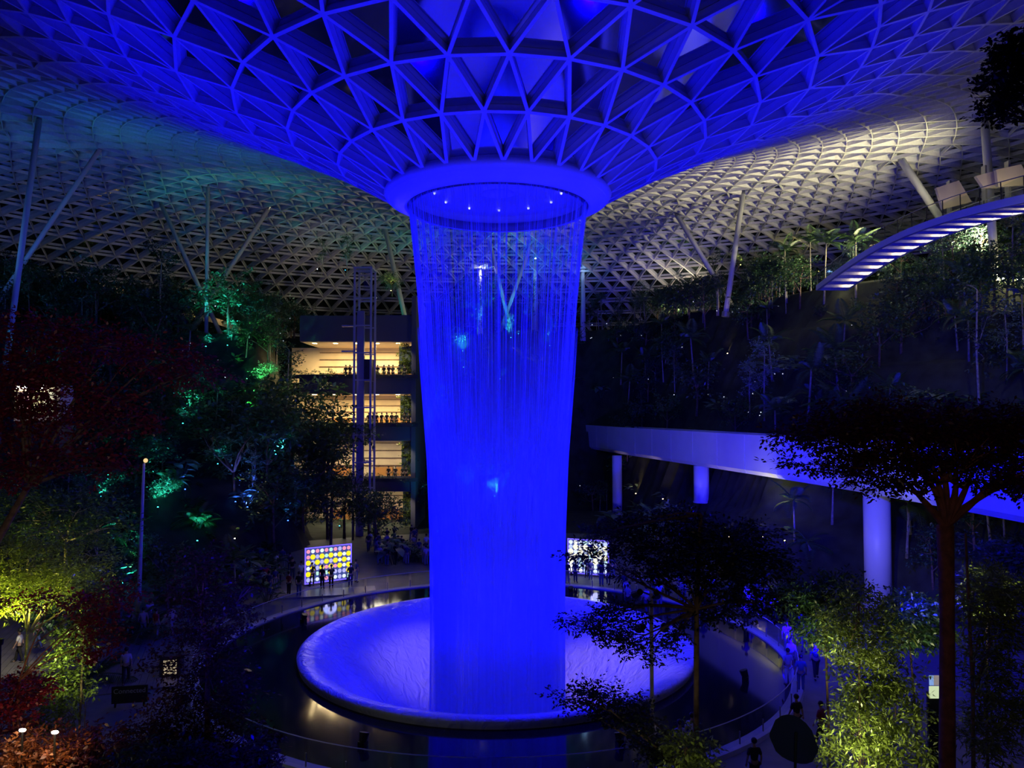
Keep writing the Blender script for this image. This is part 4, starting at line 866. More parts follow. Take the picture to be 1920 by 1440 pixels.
# crimson maple filling the left middle
Yc = 20.0; o = P(95, 900, Yc); o = V(o.x, o.y, 0)
bl = [bp(*q, o=o) for q in [(60, 690, Yc, 110, 1.2, 34), (180, 650, Yc+1, 120, 1.0, 30), (290, 670, Yc+.5, 100, 1.0, 26), (350, 700, Yc, 75, .8, 20), (120, 750, Yc, 140, 1.2, 30), (220, 790, Yc-.5, 85, 1.0, 22), (30, 800, Yc, 90, 1.2, 36), (150, 850, Yc-1, 80, 1.0, 20), (200, 880, Yc, 50, .8, 14), (40, 880, Yc-1, 80, 1.0, 24), (60, 620, Yc, 110, 1.2, 24), (20, 740, Yc-1, 70, 1, 40)]]
tree('crimson_maple', o, [V(-3.0, 0, 0), V(-2.8, 0, 5), V(-1.8, 0, 9.0), V(-.6, 0, 11.2)], bl, 21000, 'redleaf', 'wide crimson leaved tree spreading in flat layers at the left middle', cat='tree', LW=(.13, .07), trunk_r=.16, seed=51, flat=.3, sr=.32, shell=.3)
# yellow lit tree at lower left
Yy = 27.0; o = P(52, 1260, Yy); o.z = 0
bl = [bp(*q, o=o) for q in [(50, 1060, Yy, 95, 1.5, 40), (110, 1090, Yy, 90, 1.5, 34), (20, 1110, Yy, 80, 1.5, 40), (160, 1110, Yy, 60, 1.2, 26), (60, 1010, Yy+.6, 80, 1.3, 26), (170, 1040, Yy+1, 50, 1.1, 30)]]
tree('yellow_lit_tree', o, [V(0, 0, 0), V(-.1, 0, 2.5), V(-.1, .1, 5.2)], bl, 15000, 'leaf2', 'feathery tree glowing yellow green from a lamp below at lower left', LW=(.15, .05), trunk_r=.11, seed=52, flat=.4, sr=.35, shell=.3, bark='palebark')
light('SPOT', P(0, 1190, Yy-1.2), (1, .93, .12), 1200, P(45, 1060, Yy), 120, .8, .15, 'yellow_uplight'); light('SPOT', P(120, 1200, Yy-1.0), (1, .9, .15), 260, P(130, 1080, Yy), 110, .8, .15, 'yellow_uplight')
q = P(0, 1195, Yy-1.2); t = empty('uplight_post', (q.x, q.y, 0)); tag(t, 'black post with an upward lamp under the yellow lit tree', 'lamp'); Geo().tube([(0, 0, 0), (0, 0, q.z-.2)], .05, 8).obj('post', M['black'], t); Geo().tube([(0, 0, q.z-.25), (0, 0, q.z-.05)], [.1, .13], 10).obj('housing', M['black'], t)
# pale green upper canopy behind it
Yg = 33.0; o = P(120, 1200, Yg); o.z = 0
bl = [bp(*q, o=o) for q in [(60, 960, Yg, 100, 1.8, 36), (150, 950, Yg, 80, 1.5, 34), (110, 1000, Yg, 90, 1.6, 26), (190, 990, Yg, 60, 1.4, 30), (40, 920, Yg, 70, 1.6, 30)]]
tree('olive_green_tree', o, [V(0, 0, 0), V(0, 0, 4), V(0, 0, 7.5)], bl, 9000, 'leaf', 'dim olive green tree standing behind the yellow lit tree', LW=(.2, .08), trunk_r=.13, seed=53, flat=.4, sr=.45, bark='palebark')
light('SPOT', P(60, 1090, Yg-1.5), (1, .85, .15), 260, P(100, 960, Yg), 110, .8, .2, 'olive_uplight')
light('SPOT', P(40, 1085, 36), (1, .9, .65), 900, PG(60, 1225), 75, .8, .2, 'walkway_light')
# small leafy plants in front of the walkway
Yp = 22.0; o = P(140, 1400, Yp); o.z = max(0, o.z-2)
bl = [bp(*q, o=o) for q in [(150, 1150, Yp, 30, .6, 22), (140, 1200, Yp, 34, .6, 26), (125, 1250, Yp, 36, .6, 24), (115, 1310, Yp, 40, .7, 24), (150, 1280, Yp, 30, .6, 24), (100, 1350, Yp, 40, .7, 22), (170, 1110, Yp, 24, .6, 16)]]
tree('young_green_tree', V(o.x, o.y, 0), [V(0, 0, 0), V(.1, 0, 3), V(.2, 0, 6.5)], [(b[0], b[1], b[2]+o.z, *b[3:]) for b in bl], 5200, 'leaf2', 'slender young green tree in front of the pale walkway', LW=(.13, .06), trunk_r=.05, seed=54, sr=.25)
light('SPOT', P(60, 1240, Yp-1.5), (.9, 1, .35), 220, P(140, 1230, Yp), 100, .8, .2, 'leaf_uplight')
light('SPOT', (-1.5, 1.0, 13.4), (1, .8, .7), 1100, P(60, 760, 20), 52, 1.0, .4, 'foreground_fill_light')  # added fill from the viewpoint, lifts the crimson maple
light('SPOT', (1.5, 1.0, 13.4), (1, .7, .55), 260, P(1790, 1000, 14), 62, 1.0, .4, 'foreground_fill_light')  # added fill from the viewpoint, lifts the umbrella tree trunk
# dark red column tree at left centre
Yd = 17.0; o = P(385, 1500, Yd); o.z = 0
bl = [bp(*q, o=o) for q in [(385, 1060, Yd, 50, .5, 34), (380, 1110, Yd, 75, .7, 36), (400, 1170, Yd, 85, .8, 36), (365, 1230, Yd, 85, .8, 40), (400, 1290, Yd, 95, .8, 40), (360, 1350, Yd, 110, .9, 40), (420, 1400, Yd, 100, .9, 34), (300, 1420, Yd, 90, .9, 30), (470, 1100, Yd, 20, .4, 12)]]
tree('maroon_tree', o, [V(0, 0, 0), V(.05, 0, 4), V(0, 0, 8)], bl, 17000, 'maroon', 'tall dark maroon leaved tree in front at left of the pool', LW=(.1, .05), trunk_r=.1, seed=55, sr=.25, shell=.25, bark='redbark')
# maroon sprays at lower left and red bed
Yr = 16.0; o = P(30, 1500, Yr); o.z = 2.0
bl = [bp(*q, o=o) for q in [(30, 1300, Yr, 60, .6, 26), (10, 1350, Yr, 50, .6, 30), (70, 1290, Yr, 30, .4, 14), (100, 1125, Yr, 90, .5, 8), (180, 1150, Yr, 40, .5, 16), (190, 1200, Yr, 36, .5, 30), (220, 1120, Yr, 40, .5, 22)]]
tree('red_sapling', V(o.x, o.y, 0), [V(0, 0, 0), V(0, 0, 2.0), V(0, 0, 7.5)], [(b[0], b[1], b[2]+2.0, *b[3:]) for b in bl], 7000, 'redleaf', 'thin dark red leaved sapling at the lower left corner', LW=(.09, .05), trunk_r=.05, seed=56, sr=.2, bark='redbark')
# bed of orange and green leaves along the bottom left
for i, (px, py, Y, sx, lf, lab) in enumerate([(60, 1400, 15, 70, 'orange', 'warm orange lit leafy bed at the lower left corner'), (190, 1400, 15.5, 80, 'maroon', 'brownish leafy bed along the bottom left'), (300, 1430, 14, 70, 'leaf3', 'dark green leafy bed at the bottom left'), (430, 1432, 14, 60, 'maroon', 'dark red leafy bed beside the kerb at the bottom left')]):
    o = P(px, 1470, Y); o.z -= .6; t = empty('ground_planting', o); tag(t, lab, 'plants')
    foliage('foliage', [bp(px+dx, py+dy, Y+.2*dx/60, sx*.5, .8, 20, o=o) for dx in (-sx*.7, 0, sx*.7) for dy in (0, 30)], 3800, .12, .05, M[lf], t, 60+i, sr=.2)
    foliage('undergrowth', [bp(px, 1470, Y, sx*1.2, 1.0, 24, o=o)], 1500, .14, .07, M['leaf3'], t, 80+i, sr=.25); Geo().ball((0, 0, -.2), 1.0, 10, 6, (sx*.013, 1.2, .6)).obj('soil_mound', M['soil'], t)
light('SPOT', P(105, 1375, 14.0), (1, .6, .25), 55, P(60, 1400, 15), 130, .9, .1, 'bed_light')
for i, (px, py) in enumerate([(42, 1372), (103, 1376)]):
    p = P(px, py, 14.6); t = empty('ground_spike_light', p); tag(t, ['left', 'right'][i]+' small white flaring spike light in the bottom left bed', 'light'); Geo().tube([(0, 0, -.5), (0, 0, 0)], .02, 6).obj('spike', M['black'], t); Geo().ball((0, 0, .03), .045, 8, 5, (1.6, 1, .7)).obj('lens', M['lamp_w'], t)
    light('POINT', p+V(0, -.15, .1), (1, .85, .6), 4, size=.05, name='spike_light')
# ---- the layered dark tree in front at right of centre
Yt = 16.0; o = P(1310, 1560, Yt); o.z = 0
L_ = [(1130, 1000, 50, 12), (1200, 985, 70, 16), (1110, 1040, 50, 10), (1180, 1020, 60, 14), (1270, 980, 70, 24), (1260, 1040, 90, 22), (1350, 1020, 90, 30), (1200, 1075, 70, 12), (1330, 1080, 110, 26), (1420, 1060, 80, 30), (1400, 1000, 70, 16),
      (1090, 1165, 45, 8), (1140, 1180, 60, 14), (1180, 1200, 50, 14), (1160, 1150, 60, 12), (1210, 1225, 36, 10), (1060, 1310, 44, 7), (1110, 1302, 50, 12), (1160, 1310, 50, 14), (1120, 1330, 40, 9), (1190, 1350, 40, 20), (1220, 1390, 40, 26), (1340, 1140, 60, 24), (1420, 1130, 60, 20), (1270, 1180, 22, 16), (1255, 1215, 20, 12)]
bl = [bp(a, b, Yt+.4*math.sin(i*2.1), c, .55, d, o=o) for i, (a, b, c, d) in enumerate(L_)]
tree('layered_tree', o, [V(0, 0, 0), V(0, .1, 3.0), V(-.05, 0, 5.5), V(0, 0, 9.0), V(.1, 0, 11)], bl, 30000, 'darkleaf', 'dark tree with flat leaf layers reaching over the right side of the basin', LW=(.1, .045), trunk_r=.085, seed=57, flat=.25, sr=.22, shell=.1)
# ---- umbrella crowned tree at right
Yu = 14.0; o = P(1780, 1700, Yu); o.z = 0
L_ = [(1500, 812, 50, 16), (1560, 830, 60, 22), (1600, 800, 70, 24), (1680, 800, 90, 34), (1780, 800, 100, 36), (1880, 800, 90, 36), (1480, 870, 26, 6), (1560, 880, 40, 9), (1620, 860, 60, 20), (1640, 905, 40, 14), (1700, 860, 80, 24), (1800, 865, 90, 20), (1900, 860, 80, 22), (1700, 905, 40, 14), (1870, 905, 60, 12), (1920, 910, 40, 16), (1560, 778, 50, 14), (1660, 765, 60, 14)]
bl = [bp(a, b, Yu+.5*math.sin(i*1.7), c, .8, d, o=o) for i, (a, b, c, d) in enumerate(L_)]
fork = P(1772, 985, Yu)-o; base = V(0, 0, 0); tr_ = [base, P(1776, 1440, Yu)-o, P(1776, 1150, Yu)-o, fork]
t = empty('umbrella_tree', o); tag(t, 'tall umbrella crowned tree with a reddish trunk forking in front of the track bridge', 'tree')
Geo().tube(tr_, [.16, .14, .125, .15], 12).obj('trunk', M['redbark'], t, True); rg = random.Random(9)
for (a, b) in [(1700, 905), (1722, 880), (1745, 870), (1790, 880), (1822, 885), (1860, 905), (1905, 900), (1765, 860)]:
    g = Geo(); q = P(a, b, Yu)-o; pts = limb(g, fork, q, .085, .03, .08, 8, 6, rg)
    for _ in range(5): limb(g, pts[4], V(q.x+rg.uniform(-1.2, 1.2), q.y+rg.uniform(-.6, .6), q.z+rg.uniform(.1, .7)), .022, .008, .1, 4, 3, rg)
    g.obj('branch', M['redbark'], t)
for (a, b) in [(1480, 870), (1520, 880), (1560, 880)]: g = Geo(); limb(g, P(1640, 880, Yu)-o, P(a, b, Yu)-o, .012, .005, .05, 4, 4, rg); g.obj('twig', M['redbark'], t)
g = Geo(); limb(g, P(1722, 885, Yu)-o, P(1640, 875, Yu)-o, .035, .012, .05, 5, 4, rg); g.obj('branch', M['redbark'], t)
foliage('foliage', bl, 36000, .1, .05, M['maroon'], t, 58, sr=.22, flat=.35, shell=.1)
# small dark slender tree just right of the trunk
o = P(1822, 1700, 15.0); o.z = 0; bl = [bp(a, b, 15.0, c, .6, d, o=o) for (a, b, c, d) in [(1840, 1120, 40, 30), (1870, 1180, 40, 30), (1850, 1250, 40, 30), (1880, 1320, 40, 30), (1850, 1380, 40, 26), (1890, 1100, 30, 24)]]
tree('bamboo_like_tree', o, [V(0, 0, 0), P(1824, 1300, 15)-o, P(1810, 1000, 15)-o], bl, 8500, 'leaf2', 'slender bamboo like tree at the lower right edge behind the reddish trunk', LW=(.17, .035), trunk_r=.05, seed=62, sr=.28)
# bright green trees at lower right
for i, (cx, Y, L_, n, lf, LW, lab, pw) in enumerate([
    (1610, 18.0, [(1610, 1130, 50, 26), (1640, 1190, 60, 34), (1590, 1210, 50, 34), (1620, 1270, 60, 40), (1660, 1330, 70, 40), (1610, 1360, 60, 40), (1680, 1260, 40, 30), (1600, 1420, 70, 34), (1690, 1410, 60, 36), (1570, 1170, 36, 22)], 15000, 'leaf2', (.14, .045), 'lit narrow leaved green tree at the lower right beside the path', 520),
    (1285, 15.0, [(1285, 1400, 36, 24), (1265, 1430, 30, 20), (1310, 1430, 26, 18)], 1900, 'leaf2', (.11, .05), 'small lit green shrub at the bottom right of the spotlight pole', 60),
    (1560, 20.0, [(1545, 1130, 50, 26), (1500, 1120, 46, 24), (1530, 1180, 36, 24), (1570, 1100, 40, 24)], 6500, 'leaf', (.14, .06), 'darker leafy tree behind the lit green tree and left of the thick column', 90),
    (1850, 24.0, [(1850, 1085, 36, 20), (1870, 1110, 40, 26), (1830, 1120, 30, 24)], 4200, 'leaf2', (.17, .07), 'round pale lit bush top right of the reddish trunk', 260),
    (1725, 26.0, [(1700, 1140, 50, 26), (1740, 1180, 40, 30), (1690, 1190, 40, 24)], 5200, 'leaf', (.2, .08), 'dim leafy tree between the thick column and the reddish trunk', 60)]):
    o = P(cx, 1440, Y); o.z = 0; bl = [bp(a, b, Y+.3*math.sin(k*2.3), c, .7, d, o=o) for k, (a, b, c, d) in enumerate(L_)]
    top = P(L_[0][0], L_[0][1], Y)-o
    tree('leafy_tree' if n > 2500 else 'leafy_shrub', o, [V(0, 0, 0), V(top.x*.4, 0, top.z*.5), top], bl, n, lf, lab, LW=LW, trunk_r=.05, seed=70+i, sr=.24, cat='tree' if n > 2500 else 'shrub', flat=.8)
    lp = P(cx-10, max(q[1] for q in L_)+40, Y-1.8); light('SPOT', lp, (1, .95, .5), pw*(.4 if n < 2500 else .9), P(cx, sum(q[1] for q in L_)/len(L_), Y), 130, .8, .15, 'tree_uplight')
# foliage hanging in at the top right corner
o = P(1990, 1500, 12.0); o.z = 0; bl = [bp(a, b, 12+.2*math.sin(i), c, .5, d, o=o) for i, (a, b, c, d) in enumerate([(1900, 90, 30, 22), (1880, 130, 36, 22), (1900, 170, 34, 22), (1870, 200, 24, 18), (1885, 228, 14, 10), (1845, 165, 14, 9), (1920, 70, 20, 18), (1960, 120, 40, 60)])]
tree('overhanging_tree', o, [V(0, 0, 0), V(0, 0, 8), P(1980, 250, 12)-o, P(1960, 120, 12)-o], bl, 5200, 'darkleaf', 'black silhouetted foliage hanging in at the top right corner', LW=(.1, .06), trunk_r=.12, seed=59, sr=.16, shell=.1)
# large rounded leaf at the bottom right
q = P(1485, 1480, 11.0); t = empty('elephant_ear_plant', q); tag(t, 'single huge dark green rounded leaf at the bottom right', 'plant')
g = Geo()
for i in range(9):
    s = i/8
    for j in range(7):
        u = (j/6-.5)*2; w_ = .36*math.sin(pi*min(.97, max(.03, s))); w_ = .34*math.sqrt(max(.004, 1-(2*s-1)**2)); g.v.append((s*.75-.3, .05-.25*u*w_*0+.1*s, .75+u*w_-.25*s+.05*math.sin(pi*s)))
for i in range(8):
    for j in range(6): g.f.append((i*7+j, i*7+j+1, (i+1)*7+j+1, (i+1)*7+j))
g.obj('leaf_blade', M['leaf3'], t, True); Geo().tube([(0, 0, -.6), (.05, 0, .3), (.08, .02, .8)], .02, 6).obj('stalk', M['leaf3'], t)
# broad leaves right of the waterfall and around the garden
for i, (px, py, kd, sc) in enumerate([(1150, 960, 'fernB', 1.3), (1200, 945, 'fern', 1.5), (1110, 985, 'fern', 1.1), (1260, 950, 'fernB', 1.2), (1370, 1010, 'palmC', 1.0), (1490, 985, 'palmB', .8), (1520, 1000, 'palmC', 1.0), (1560, 950, 'palmB', .9), (1700, 1010, 'palmB', .9), (1860, 1010, 'palmB', 1.0), (1900, 1060, 'fern', 1.3), (1750, 1080, 'bushA', .7), (1880, 1100, 'bushB', .8)]):
    p = ground_hit(px, py+25); plant(kd, p.x, p.y, sc)
light('SPOT', P(1200, 1010, 58), (1, .95, .6), 1000, P(1190, 930, 66), 70, .8, .2, 'garden_wash')
light('SPOT', P(1600, 1040, 40), (1, .95, .6), 700, P(1640, 960, 52), 80, .8, .2, 'garden_wash')
# ------------------------------------------------------------------ people
def skin(name, joints, edges_, mtl, sub=1, root=0):
    me = bpy.data.meshes.new(name); me.from_pydata([j[:3] for j in joints], edges_, []); o = bpy.data.objects.new(name, me); C.objects.link(o)
    bm = bmesh.new(); bm.from_mesh(me); lay = bm.verts.layers.skin.verify(); bm.verts.ensure_lookup_table()
    for i, j in enumerate(joints): bm.verts[i][lay].radius = (j[3], j[4] if len(j) > 4 else j[3])
    bm.verts[root][lay].use_root = True; bm.to_mesh(me); bm.free()
    sk = o.modifiers.new('s', 'SKIN'); sk.use_smooth_shade = True; sb = o.modifiers.new('b', 'SUBSURF'); sb.levels = sub; sb.render_levels = sub
    dg = bpy.context.evaluated_depsgraph_get(); dg.update(); m2 = bpy.data.meshes.new_from_object(o.evaluated_get(dg)); bpy.data.objects.remove(o); m2.name = name; m2.materials.clear()
    if mtl: m2.materials.append(mtl)
    return m2
SKIN = mat('skin', (.45, .28, .2), .55); HAIR = mat('black_hair', (.012, .01, .01), .5)
CL = {'white': (.7, .7, .7), 'black': (.02, .02, .02), 'navy': (.03, .04, .12), 'red': (.35, .03, .03), 'grey': (.25, .25, .27), 'lilac': (.5, .42, .6), 'orange': (.5, .22, .12), 'denim': (.08, .12, .25), 'beige': (.45, .38, .28), 'blue': (.1, .15, .5)}
CM = {k: mat('cloth_'+k, v, .8) for k, v in CL.items()}
def pose(kind):
    # joints: x right, y back(-) front(+y away), z up ; person faces +y
    S = {'stand': (0.10, 0.0, 0.10, 0.0), 'walk': (0.09, 0.24, 0.09, -0.22), 'lean': (0.10, 0.0, .1, .04)}
    lx, ly, rx, ry = S.get(kind, S['stand']); ln = .12 if kind == 'lean' else 0
    J = [(0, 0, .95, .13, .1), (0, ln*.5, 1.15, .115, .085), (0, ln, 1.36, .145, .095), (0, ln, 1.47, .055), (0, ln+.01, 1.55, .06), (0, ln+.02, 1.64, .085, .1), (0, ln+.02, 1.72, .06, .075), (0, ln+.11, 1.62, .016)]
    E_ = [(0, 1), (1, 2), (2, 3), (3, 4), (4, 5), (5, 6), (5, 7)]
    hands = []
    for s in (-1, 1):
        n = len(J)
        if kind == 'phone': el = (s*.24, .14, 1.17); ha = (s*.09, .34, 1.42)
        elif kind == 'lean': el = (s*.24, .2, 1.15); ha = (s*.18, .4, 1.1)
        elif kind == 'walk': el = (s*.23, -.06*s, 1.13); ha = (s*.24, .1*-s*1.4+.04, .9)
        else: el = (s*.25, -.02, 1.13); ha = (s*.26, .06, .88)
        J += [(s*.17, ln, 1.38, .06), (*el, .043), (*ha, .028)]; E_ += [(2, n), (n, n+1), (n+1, n+2)]
        e = Vector(el); h = Vector(ha); hands.append((h, (h-e).normalized(), s))
        n = len(J); fx, fy = (lx, ly) if s > 0 else (rx, ry)
        J += [(s*.09, 0, .88, .09), (s*.1, fy*.55+.02, .5, .06), (s*.1, fy, .09, .04), (s*.11, fy+.14, .03, .032)]; E_ += [(0, n), (n, n+1), (n+1, n+2), (n+2, n+3)]
    return J, E_, hands
def figure_meshes(kind):
    J, E_, hands = pose(kind); body = skin('person', J, E_, SKIN, 1)
    g = Geo()
    for (h, d, s) in hands:
        side = V(s*-1, 0, 0) if abs(d.x) < .8 else V(0, 1, 0); pl = d.cross(side).normalized()
        g.tube([h-d*.03, h+d*.03, h+d*.08], [.026, .034, .03], 6)
        for k in range(4):
            b_ = h+d*.07+side*(.024-.016*k); ln = (.06, .068, .064, .05)[k]; g.tube([b_, b_+d*ln*.55, b_+d*ln*.9+pl*ln*.35], [.009, .0085, .006], 5)
        b_ = h+d*.01+side*.028; g.tube([b_, b_+side*.025+d*.03, b_+side*.03+d*.055], [.011, .01, .007], 5)
    for s in (-1, 1): g.ball((s*.088, J[5][1], 1.635), .022, 6, 4, (.5, .8, 1.2))
    bm = bmesh.new(); bm.from_mesh(body); b2 = g.mesh('tmp', True); bm.from_mesh(b2); bm.to_mesh(body); bm.free()
    # clothing shells grown on the same skeleton
    j = [q for q in J]; up = lambda q, a: (q[0], q[1], q[2], q[3]+a, (q[4] if len(q) > 4 else q[3])+a)
    sj = [up(j[0], .02), up(j[1], .03), up(j[2], .02), (0, j[3][1], 1.46, .07)]; se = [(0, 1), (1, 2), (2, 3)]
    for base in (8, 15):
        n = len(sj); m_ = Vector(j[base][:3]).lerp(Vector(j[base+1][:3]), .85); sj += [up(j[base], .02), (*m_, .06)]; se += [(2, n), (n, n+1)]
    shirt = skin('shirt', sj, se, CM['white'], 1)
    tj = [(0, 0, .98, .15, .12)]; te = []
    for base in (11, 18):
        n = len(tj); m_ = Vector(j[base+1][:3]); a_ = Vector(j[base+2][:3]); tj += [up(j[base], .015), (*m_, .078), (*a_, .062)]; te += [(0, n), (n, n+1), (n+1, n+2)]
    trou = skin('trousers', tj, te, CM['black'], 1)
    hy = j[5][1]; h_ = Geo(); h_.ball((0, hy-.025, 1.68), .112, 10, 8, (.92, 1.02, .95)); hair = h_.mesh('hair', True); hair.materials.append(HAIR)
    f_ = Geo()
    for s in (-1, 1): f_.ball((s*.034, hy+.088, 1.645), .011, 6, 4)
    f_.box((0, hy+.09, 1.575), (.045, .01, .01)); eyes = f_.mesh('eyes_and_mouth', True); eyes.materials.append(HAIR)
    sh = Geo()
    for base in (14, 21):
        q = j[base]; sh.ball((q[0], q[1]-.05, .045), .05, 8, 5, (.95, 2.5, .9))
    shoes = sh.mesh('shoes', True); shoes.materials.append(CM['black'])
    return dict(body=body, shirt=shirt, trousers=trou, hair=hair, eyes=eyes, shoes=shoes)
FIG = {k: figure_meshes(k) for k in ('stand', 'walk', 'phone', 'lean')}
def person(kind, loc, rz, top, bottom, label, group=None, sc=1.0, seated=False):
    f = FIG[kind]; o = mk('person', f['body'], None); o.location = loc; o.rotation_euler = (0, 0, rz); o.scale = (sc, sc, sc); tag(o, label, 'person', group)
    for nm in ('shirt', 'trousers', 'hair', 'eyes', 'shoes'):
        c = bpy.data.objects.new({'eyes': 'facial_features'}.get(nm, nm), f[nm]); C.objects.link(c); c.parent = o
        if nm in ('shirt', 'trousers'): c.material_slots[0].link = 'OBJECT'; c.material_slots[0].material = CM[top if nm == 'shirt' else bottom]
    return o
# people near the pool and on the paths: (feet pixel x, y, pose, turn, top, bottom, label)
PP = [(1478, 1285, 'stand', .2, 'lilac', 'white', 'person in pale top and light trousers, leftmost of the pair at the pool edge'), (1502, 1298, 'stand', -.1, 'blue', 'denim', 'person in blue from head to foot at right of the pair by the pool'), (1484, 1262, 'walk', 2.5, 'white', 'grey', 'person in white top behind the pair at the pool edge'),
      (1530, 1272, 'walk', 3.0, 'navy', 'black', 'dark dressed person walking toward the camera beside the lit green tree'), (1494, 1385, 'walk', .3, 'black', 'black', 'large dark figure walking on the path nearest the camera at right'), (1508, 1222, 'stand', 2.6, 'red', 'beige', 'person in reddish top on the path beyond the pool edge'),
      (1476, 1225, 'stand', 3.0, 'white', 'beige', 'pale dressed person at the far end of the path by the tree'), (1540, 1400, 'walk', .8, 'red', 'black', 'person in red half hidden behind the lit green tree'), (1415, 1480, 'stand', .1, 'black', 'black', 'head and shoulders of a dark haired person at the bottom right edge'), (1275, 1440, 'stand', .1, 'lilac', 'grey', 'person in pale top by the pool rail near the bottom'),
      (1298, 1425, 'stand', -.4, 'white', 'navy', 'person with pale head covering by the pool rail, the right one of two'), (236, 1283, 'walk', .4, 'lilac', 'black', 'person in lilac shirt and dark shorts walking beside the black sign board'), (36, 1243, 'walk', 1.8, 'white', 'black', 'person in white shirt on the pale walkway at far left'), (70, 1216, 'walk', -1.4, 'orange', 'denim', 'person in orange top carrying a bag on the pale walkway'),
      (268, 1196, 'stand', .5, 'beige', 'grey', 'pale dressed person left of the group by the tall pole'), (292, 1198, 'stand', -.5, 'red', 'grey', 'person in red and white top in the group by the tall pole'), (280, 1178, 'phone', .2, 'lilac', 'navy', 'person in lilac holding up a phone in the group by the tall pole'), (240, 1185, 'stand', .9, 'red', 'black', 'dark red dressed person standing left of the tall pole'),
      (322, 1192, 'walk', 1.2, 'beige', 'grey', 'person in tan top near the dark maroon tree'), (585, 1098, 'stand', .1, 'black', 'black', 'leftmost silhouette in front of the yellow disc board'), (604, 1104, 'stand', -.3, 'black', 'black', 'middle silhouette in front of the yellow disc board'), (621, 1103, 'phone', .4, 'black', 'black', 'silhouette with raised phone in front of the yellow disc board'),
      (657, 1100, 'stand', .3, 'black', 'navy', 'dark figure at the right end of the yellow disc board'), (667, 1092, 'stand', -.6, 'navy', 'grey', 'person in navy just right of the yellow disc board')]
for (px, py, kd, rz, a, b, lab) in PP:
    p = PG(px, py, 0.02); person(kd, p, rz, a, b, lab)
rp = random.Random(21)
def tops_lab(l, t): return l.replace('visitor', t+'-topped visitor', 1)
NTH = ['first', 'second', 'third', 'fourth', 'fifth', 'sixth', 'seventh', 'eighth', 'ninth']
def crowd(n, x0, x1, y0, y1, group, label, tops=('black', 'navy', 'grey', 'white', 'lilac'), z=0.02, Y=None):
    pl = []
    for i in range(n):
        for _ in range(30):
            px = rp.uniform(x0, x1); p = PG(px, rp.uniform(y0, y1), z) if Y is None else V(xpx(px, Y), Y+rp.uniform(-.1, .5), z)
            if all((p-q).length > .62 for q in pl): break
        else: continue
        pl.append(p); o_top = rp.choice(tops); person(rp.choice(['stand', 'stand', 'phone', 'walk'] if Y is None else ['lean', 'stand']), p, rp.uniform(-.6, .6) if Y is None else pi+rp.uniform(-.4, .4), o_top, rp.choice(['black', 'navy', 'denim', 'grey']), tops_lab(label, o_top), group, rp.uniform(.9, 1.04))
crowd(26, 690, 800, 1010, 1062, 'visitors crowded at the pool edge left of the waterfall', 'visitor in the dim blue crowd between the disc board and the waterfall')
crowd(26, 440, 565, 1060, 1120, 'visitors in the dark left of the yellow disc board', 'visitor in the dark crowd left of the yellow disc board', ('black', 'navy', 'red', 'white', 'lilac'))
crowd(12, 1058, 1150, 1072, 1100, 'visitors in front of the pale disc board', 'silhouetted visitor in front of the pale disc board right of the waterfall', ('black', 'navy'))
crowd(14, 1380, 1560, 1120, 1180, 'visitors on the lit path beyond the pool at right', 'visitor on the lit path beyond the pool behind the dark layered tree', ('white', 'beige', 'grey', 'lilac'))
crowd(12, 1170, 1340, 1110, 1150, 'visitors at the far pool edge behind the layered tree', 'visitor at the far pool edge half hidden by the dark layered tree', ('white', 'grey', 'lilac', 'navy'))
for i, (py, nm) in enumerate(((702, 'uppermost'), (792, 'second'), (893, 'third'))):
    zz = zpx(py, YB)-.6+.62*0; xs = [(646, 654, 682, 706, 718, 727, 735, 747, 757), (690, 698, 705, 714, 724, 733, 742, 757, 765), (728, 741, 755, 762)][i]
    for k, px in enumerate(xs):
        person('lean' if k % 2 else 'stand', V(xpx(px, YB), YB+.62, zz), pi+rp.uniform(-.4, .4), 'black', 'black', f'black silhouette of a visitor at the {nm} lit gallery rail, {NTH[k]} from the left', f'silhouettes at the {nm} lit gallery rail', .97)

# dense planting along the crest of the right slope and around the footbridge end
rc = random.Random(77)
for px in range(1110, 1915, 13):
    py = np.interp(px, [1110, 1300, 1500, 1600, 1920], [560, 560, 545, 552, 560])+rc.uniform(0, 46)
    p = ground_hit(px, py); h = rc.uniform(.7, 1.0)
    lim = (24.6 if 25 < p.x < 38 and p.y < 80 else 31.0)-p.z
    kd = rc.choice(['bushA', 'bushB', 'palmB', 'bushA', 'slimA', 'bushD'])
    h = min(h, lim/HG[kd])
    if h < .22: continue
    if any(math.hypot(p.x-q.x, p.y-q.y) < 3 for q in COLS): continue
    plant(kd, p.x, p.y, h)
for (px, py, s_) in [(1475, 560, 1.15), (1545, 565, 1.25), (1520, 540, 1.1), (1605, 560, 1.2), (1430, 555, 1.05), (1240, 560, 1.0)]:
    p = ground_hit(px, py); plant('palmA', p.x, p.y, s_*.78)
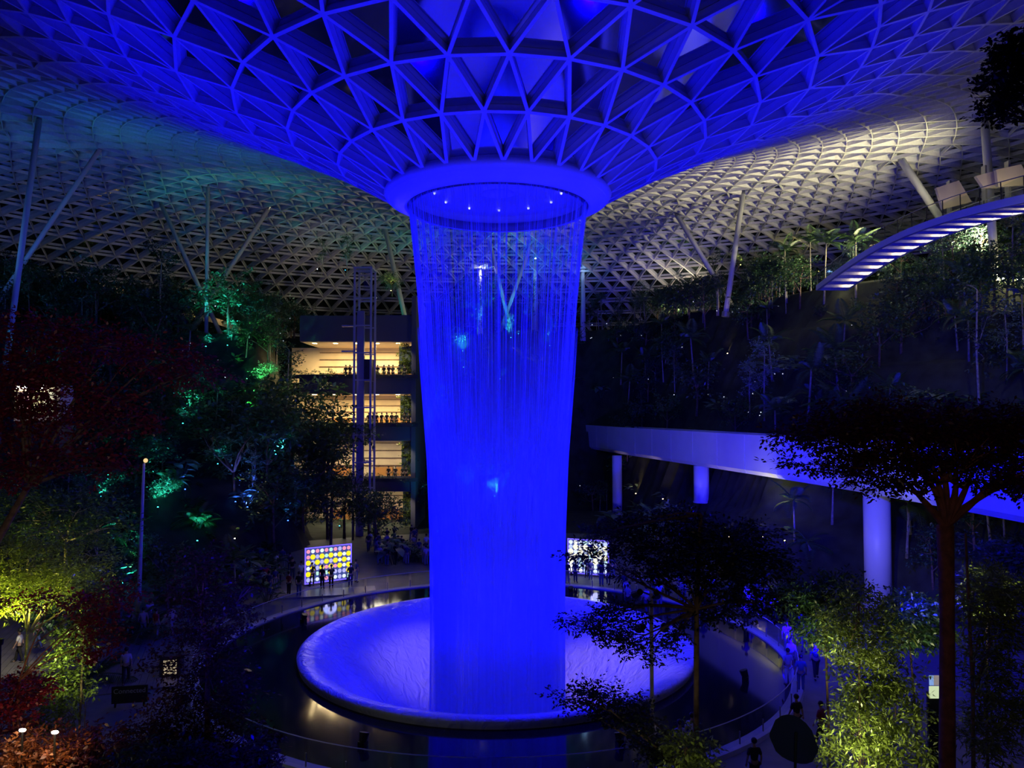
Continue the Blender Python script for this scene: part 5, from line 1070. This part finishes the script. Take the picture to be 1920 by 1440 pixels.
# ------------------------------------------------------------------ labels of the slope plants, told by the landmark they stand next to
LM = [(679, 560, 'the lift tower'), (680, 720, 'the lit gallery'), (615, 1060, 'the yellow disc board'), (389, 430, 'the straight teal column'), (467, 450, 'the slanting teal strut'), (60, 350, 'the tall grey roof column'), (264, 1000, 'the tall grey pole'), (68, 752, 'the bright shop front'), (150, 700, 'the crimson maple'), (400, 650, 'the upper teal spotlights'), (370, 590, 'the cream lit ledge'),
      (500, 720, 'the bright green spotlight'), (545, 855, 'the cyan retaining wall'), (60, 1080, 'the yellow lit tree'), (390, 1200, 'the maroon tree'), (930, 640, 'the teal lights behind the water'), (930, 950, 'the low lights behind the water'), (1092, 490, 'the orange petal canopy'), (1386, 410, 'the palm-side roof column'), (1298, 450, 'the purple lit strut'), (1700, 450, 'the footbridge'), (1853, 330, 'the thick steel column'),
      (1900, 522, 'the glaring garden lamps'), (1200, 830, 'the far track bridge'), (1480, 860, 'the middle track bridge'), (1643, 1010, 'the thick bridge column'), (1315, 930, 'the middle bridge column'), (1445, 1008, 'the two globe lamps'), (1775, 1150, 'the reddish trunk'), (1360, 670, 'the pale slope lamp'), (1780, 760, 'the umbrella crown'), (1100, 1040, 'the pale disc board'), (1250, 620, 'the dark slope lights'), (1600, 640, 'the rightmost step lights'), (240, 540, 'the short warm ledge')]
byl = {}
for (o, px, py, kind, sc, given) in LOG:
    if given and len(given.split()) <= 16: o['label'] = given; byl.setdefault(given, []).append((px, o)); continue
    m = min(LM, key=lambda q: math.hypot(q[0]-px, (q[1]-py))); dx, dy = px-m[0], py-m[1]
    d = ('right of' if dx > 0 else 'left of') if abs(dx) > 1.6*abs(dy) else ('below' if dy > 0 else 'above') if abs(dy) > 1.6*abs(dx) else ('below and ' if dy > 0 else 'above and ')+('right of' if dx > 0 else 'left of')
    sz = 'large ' if sc > 1.08 else 'small ' if sc < 0.8 else ''
    byl.setdefault(f'{sz}{KIND[kind][0]} {d} {m[2]}', []).append((px, o))
NW = {2: 'two', 3: 'three', 4: 'four'}; ORD = {2: ['left', 'right'], 3: ['leftmost', 'middle', 'rightmost'], 4: ['leftmost', 'second', 'third', 'rightmost']}
for lab, L_ in byl.items():
    L_.sort(key=lambda q: q[0]); n = len(L_)
    for i, (px, o) in enumerate(L_):
        o['label'] = lab if n == 1 or n > 4 else f'{lab}, {ORD[n][i]} of {NW[n]}'
        if len(o['label'].replace('-', ' ').split()) > 16: o['label'] = o['label'].replace('small ', '').replace('large ', '')
        if n > 1: o['group'] = lab+' set'
        elif 'group' in o: del o['group']
seen_l = {}
for o in list(C.objects):
    if o.parent is None and 'label' in o: seen_l.setdefault(o['label'], []).append(o)
for lab, os_ in seen_l.items():
    if len(os_) > 1 and len({o.get('group') for o in os_}) > 1:
        for o in os_: o['group'] = lab+' set'
    elif len(os_) > 1 and os_[0].get('group') is None:
        for o in os_: o['group'] = lab+' set'
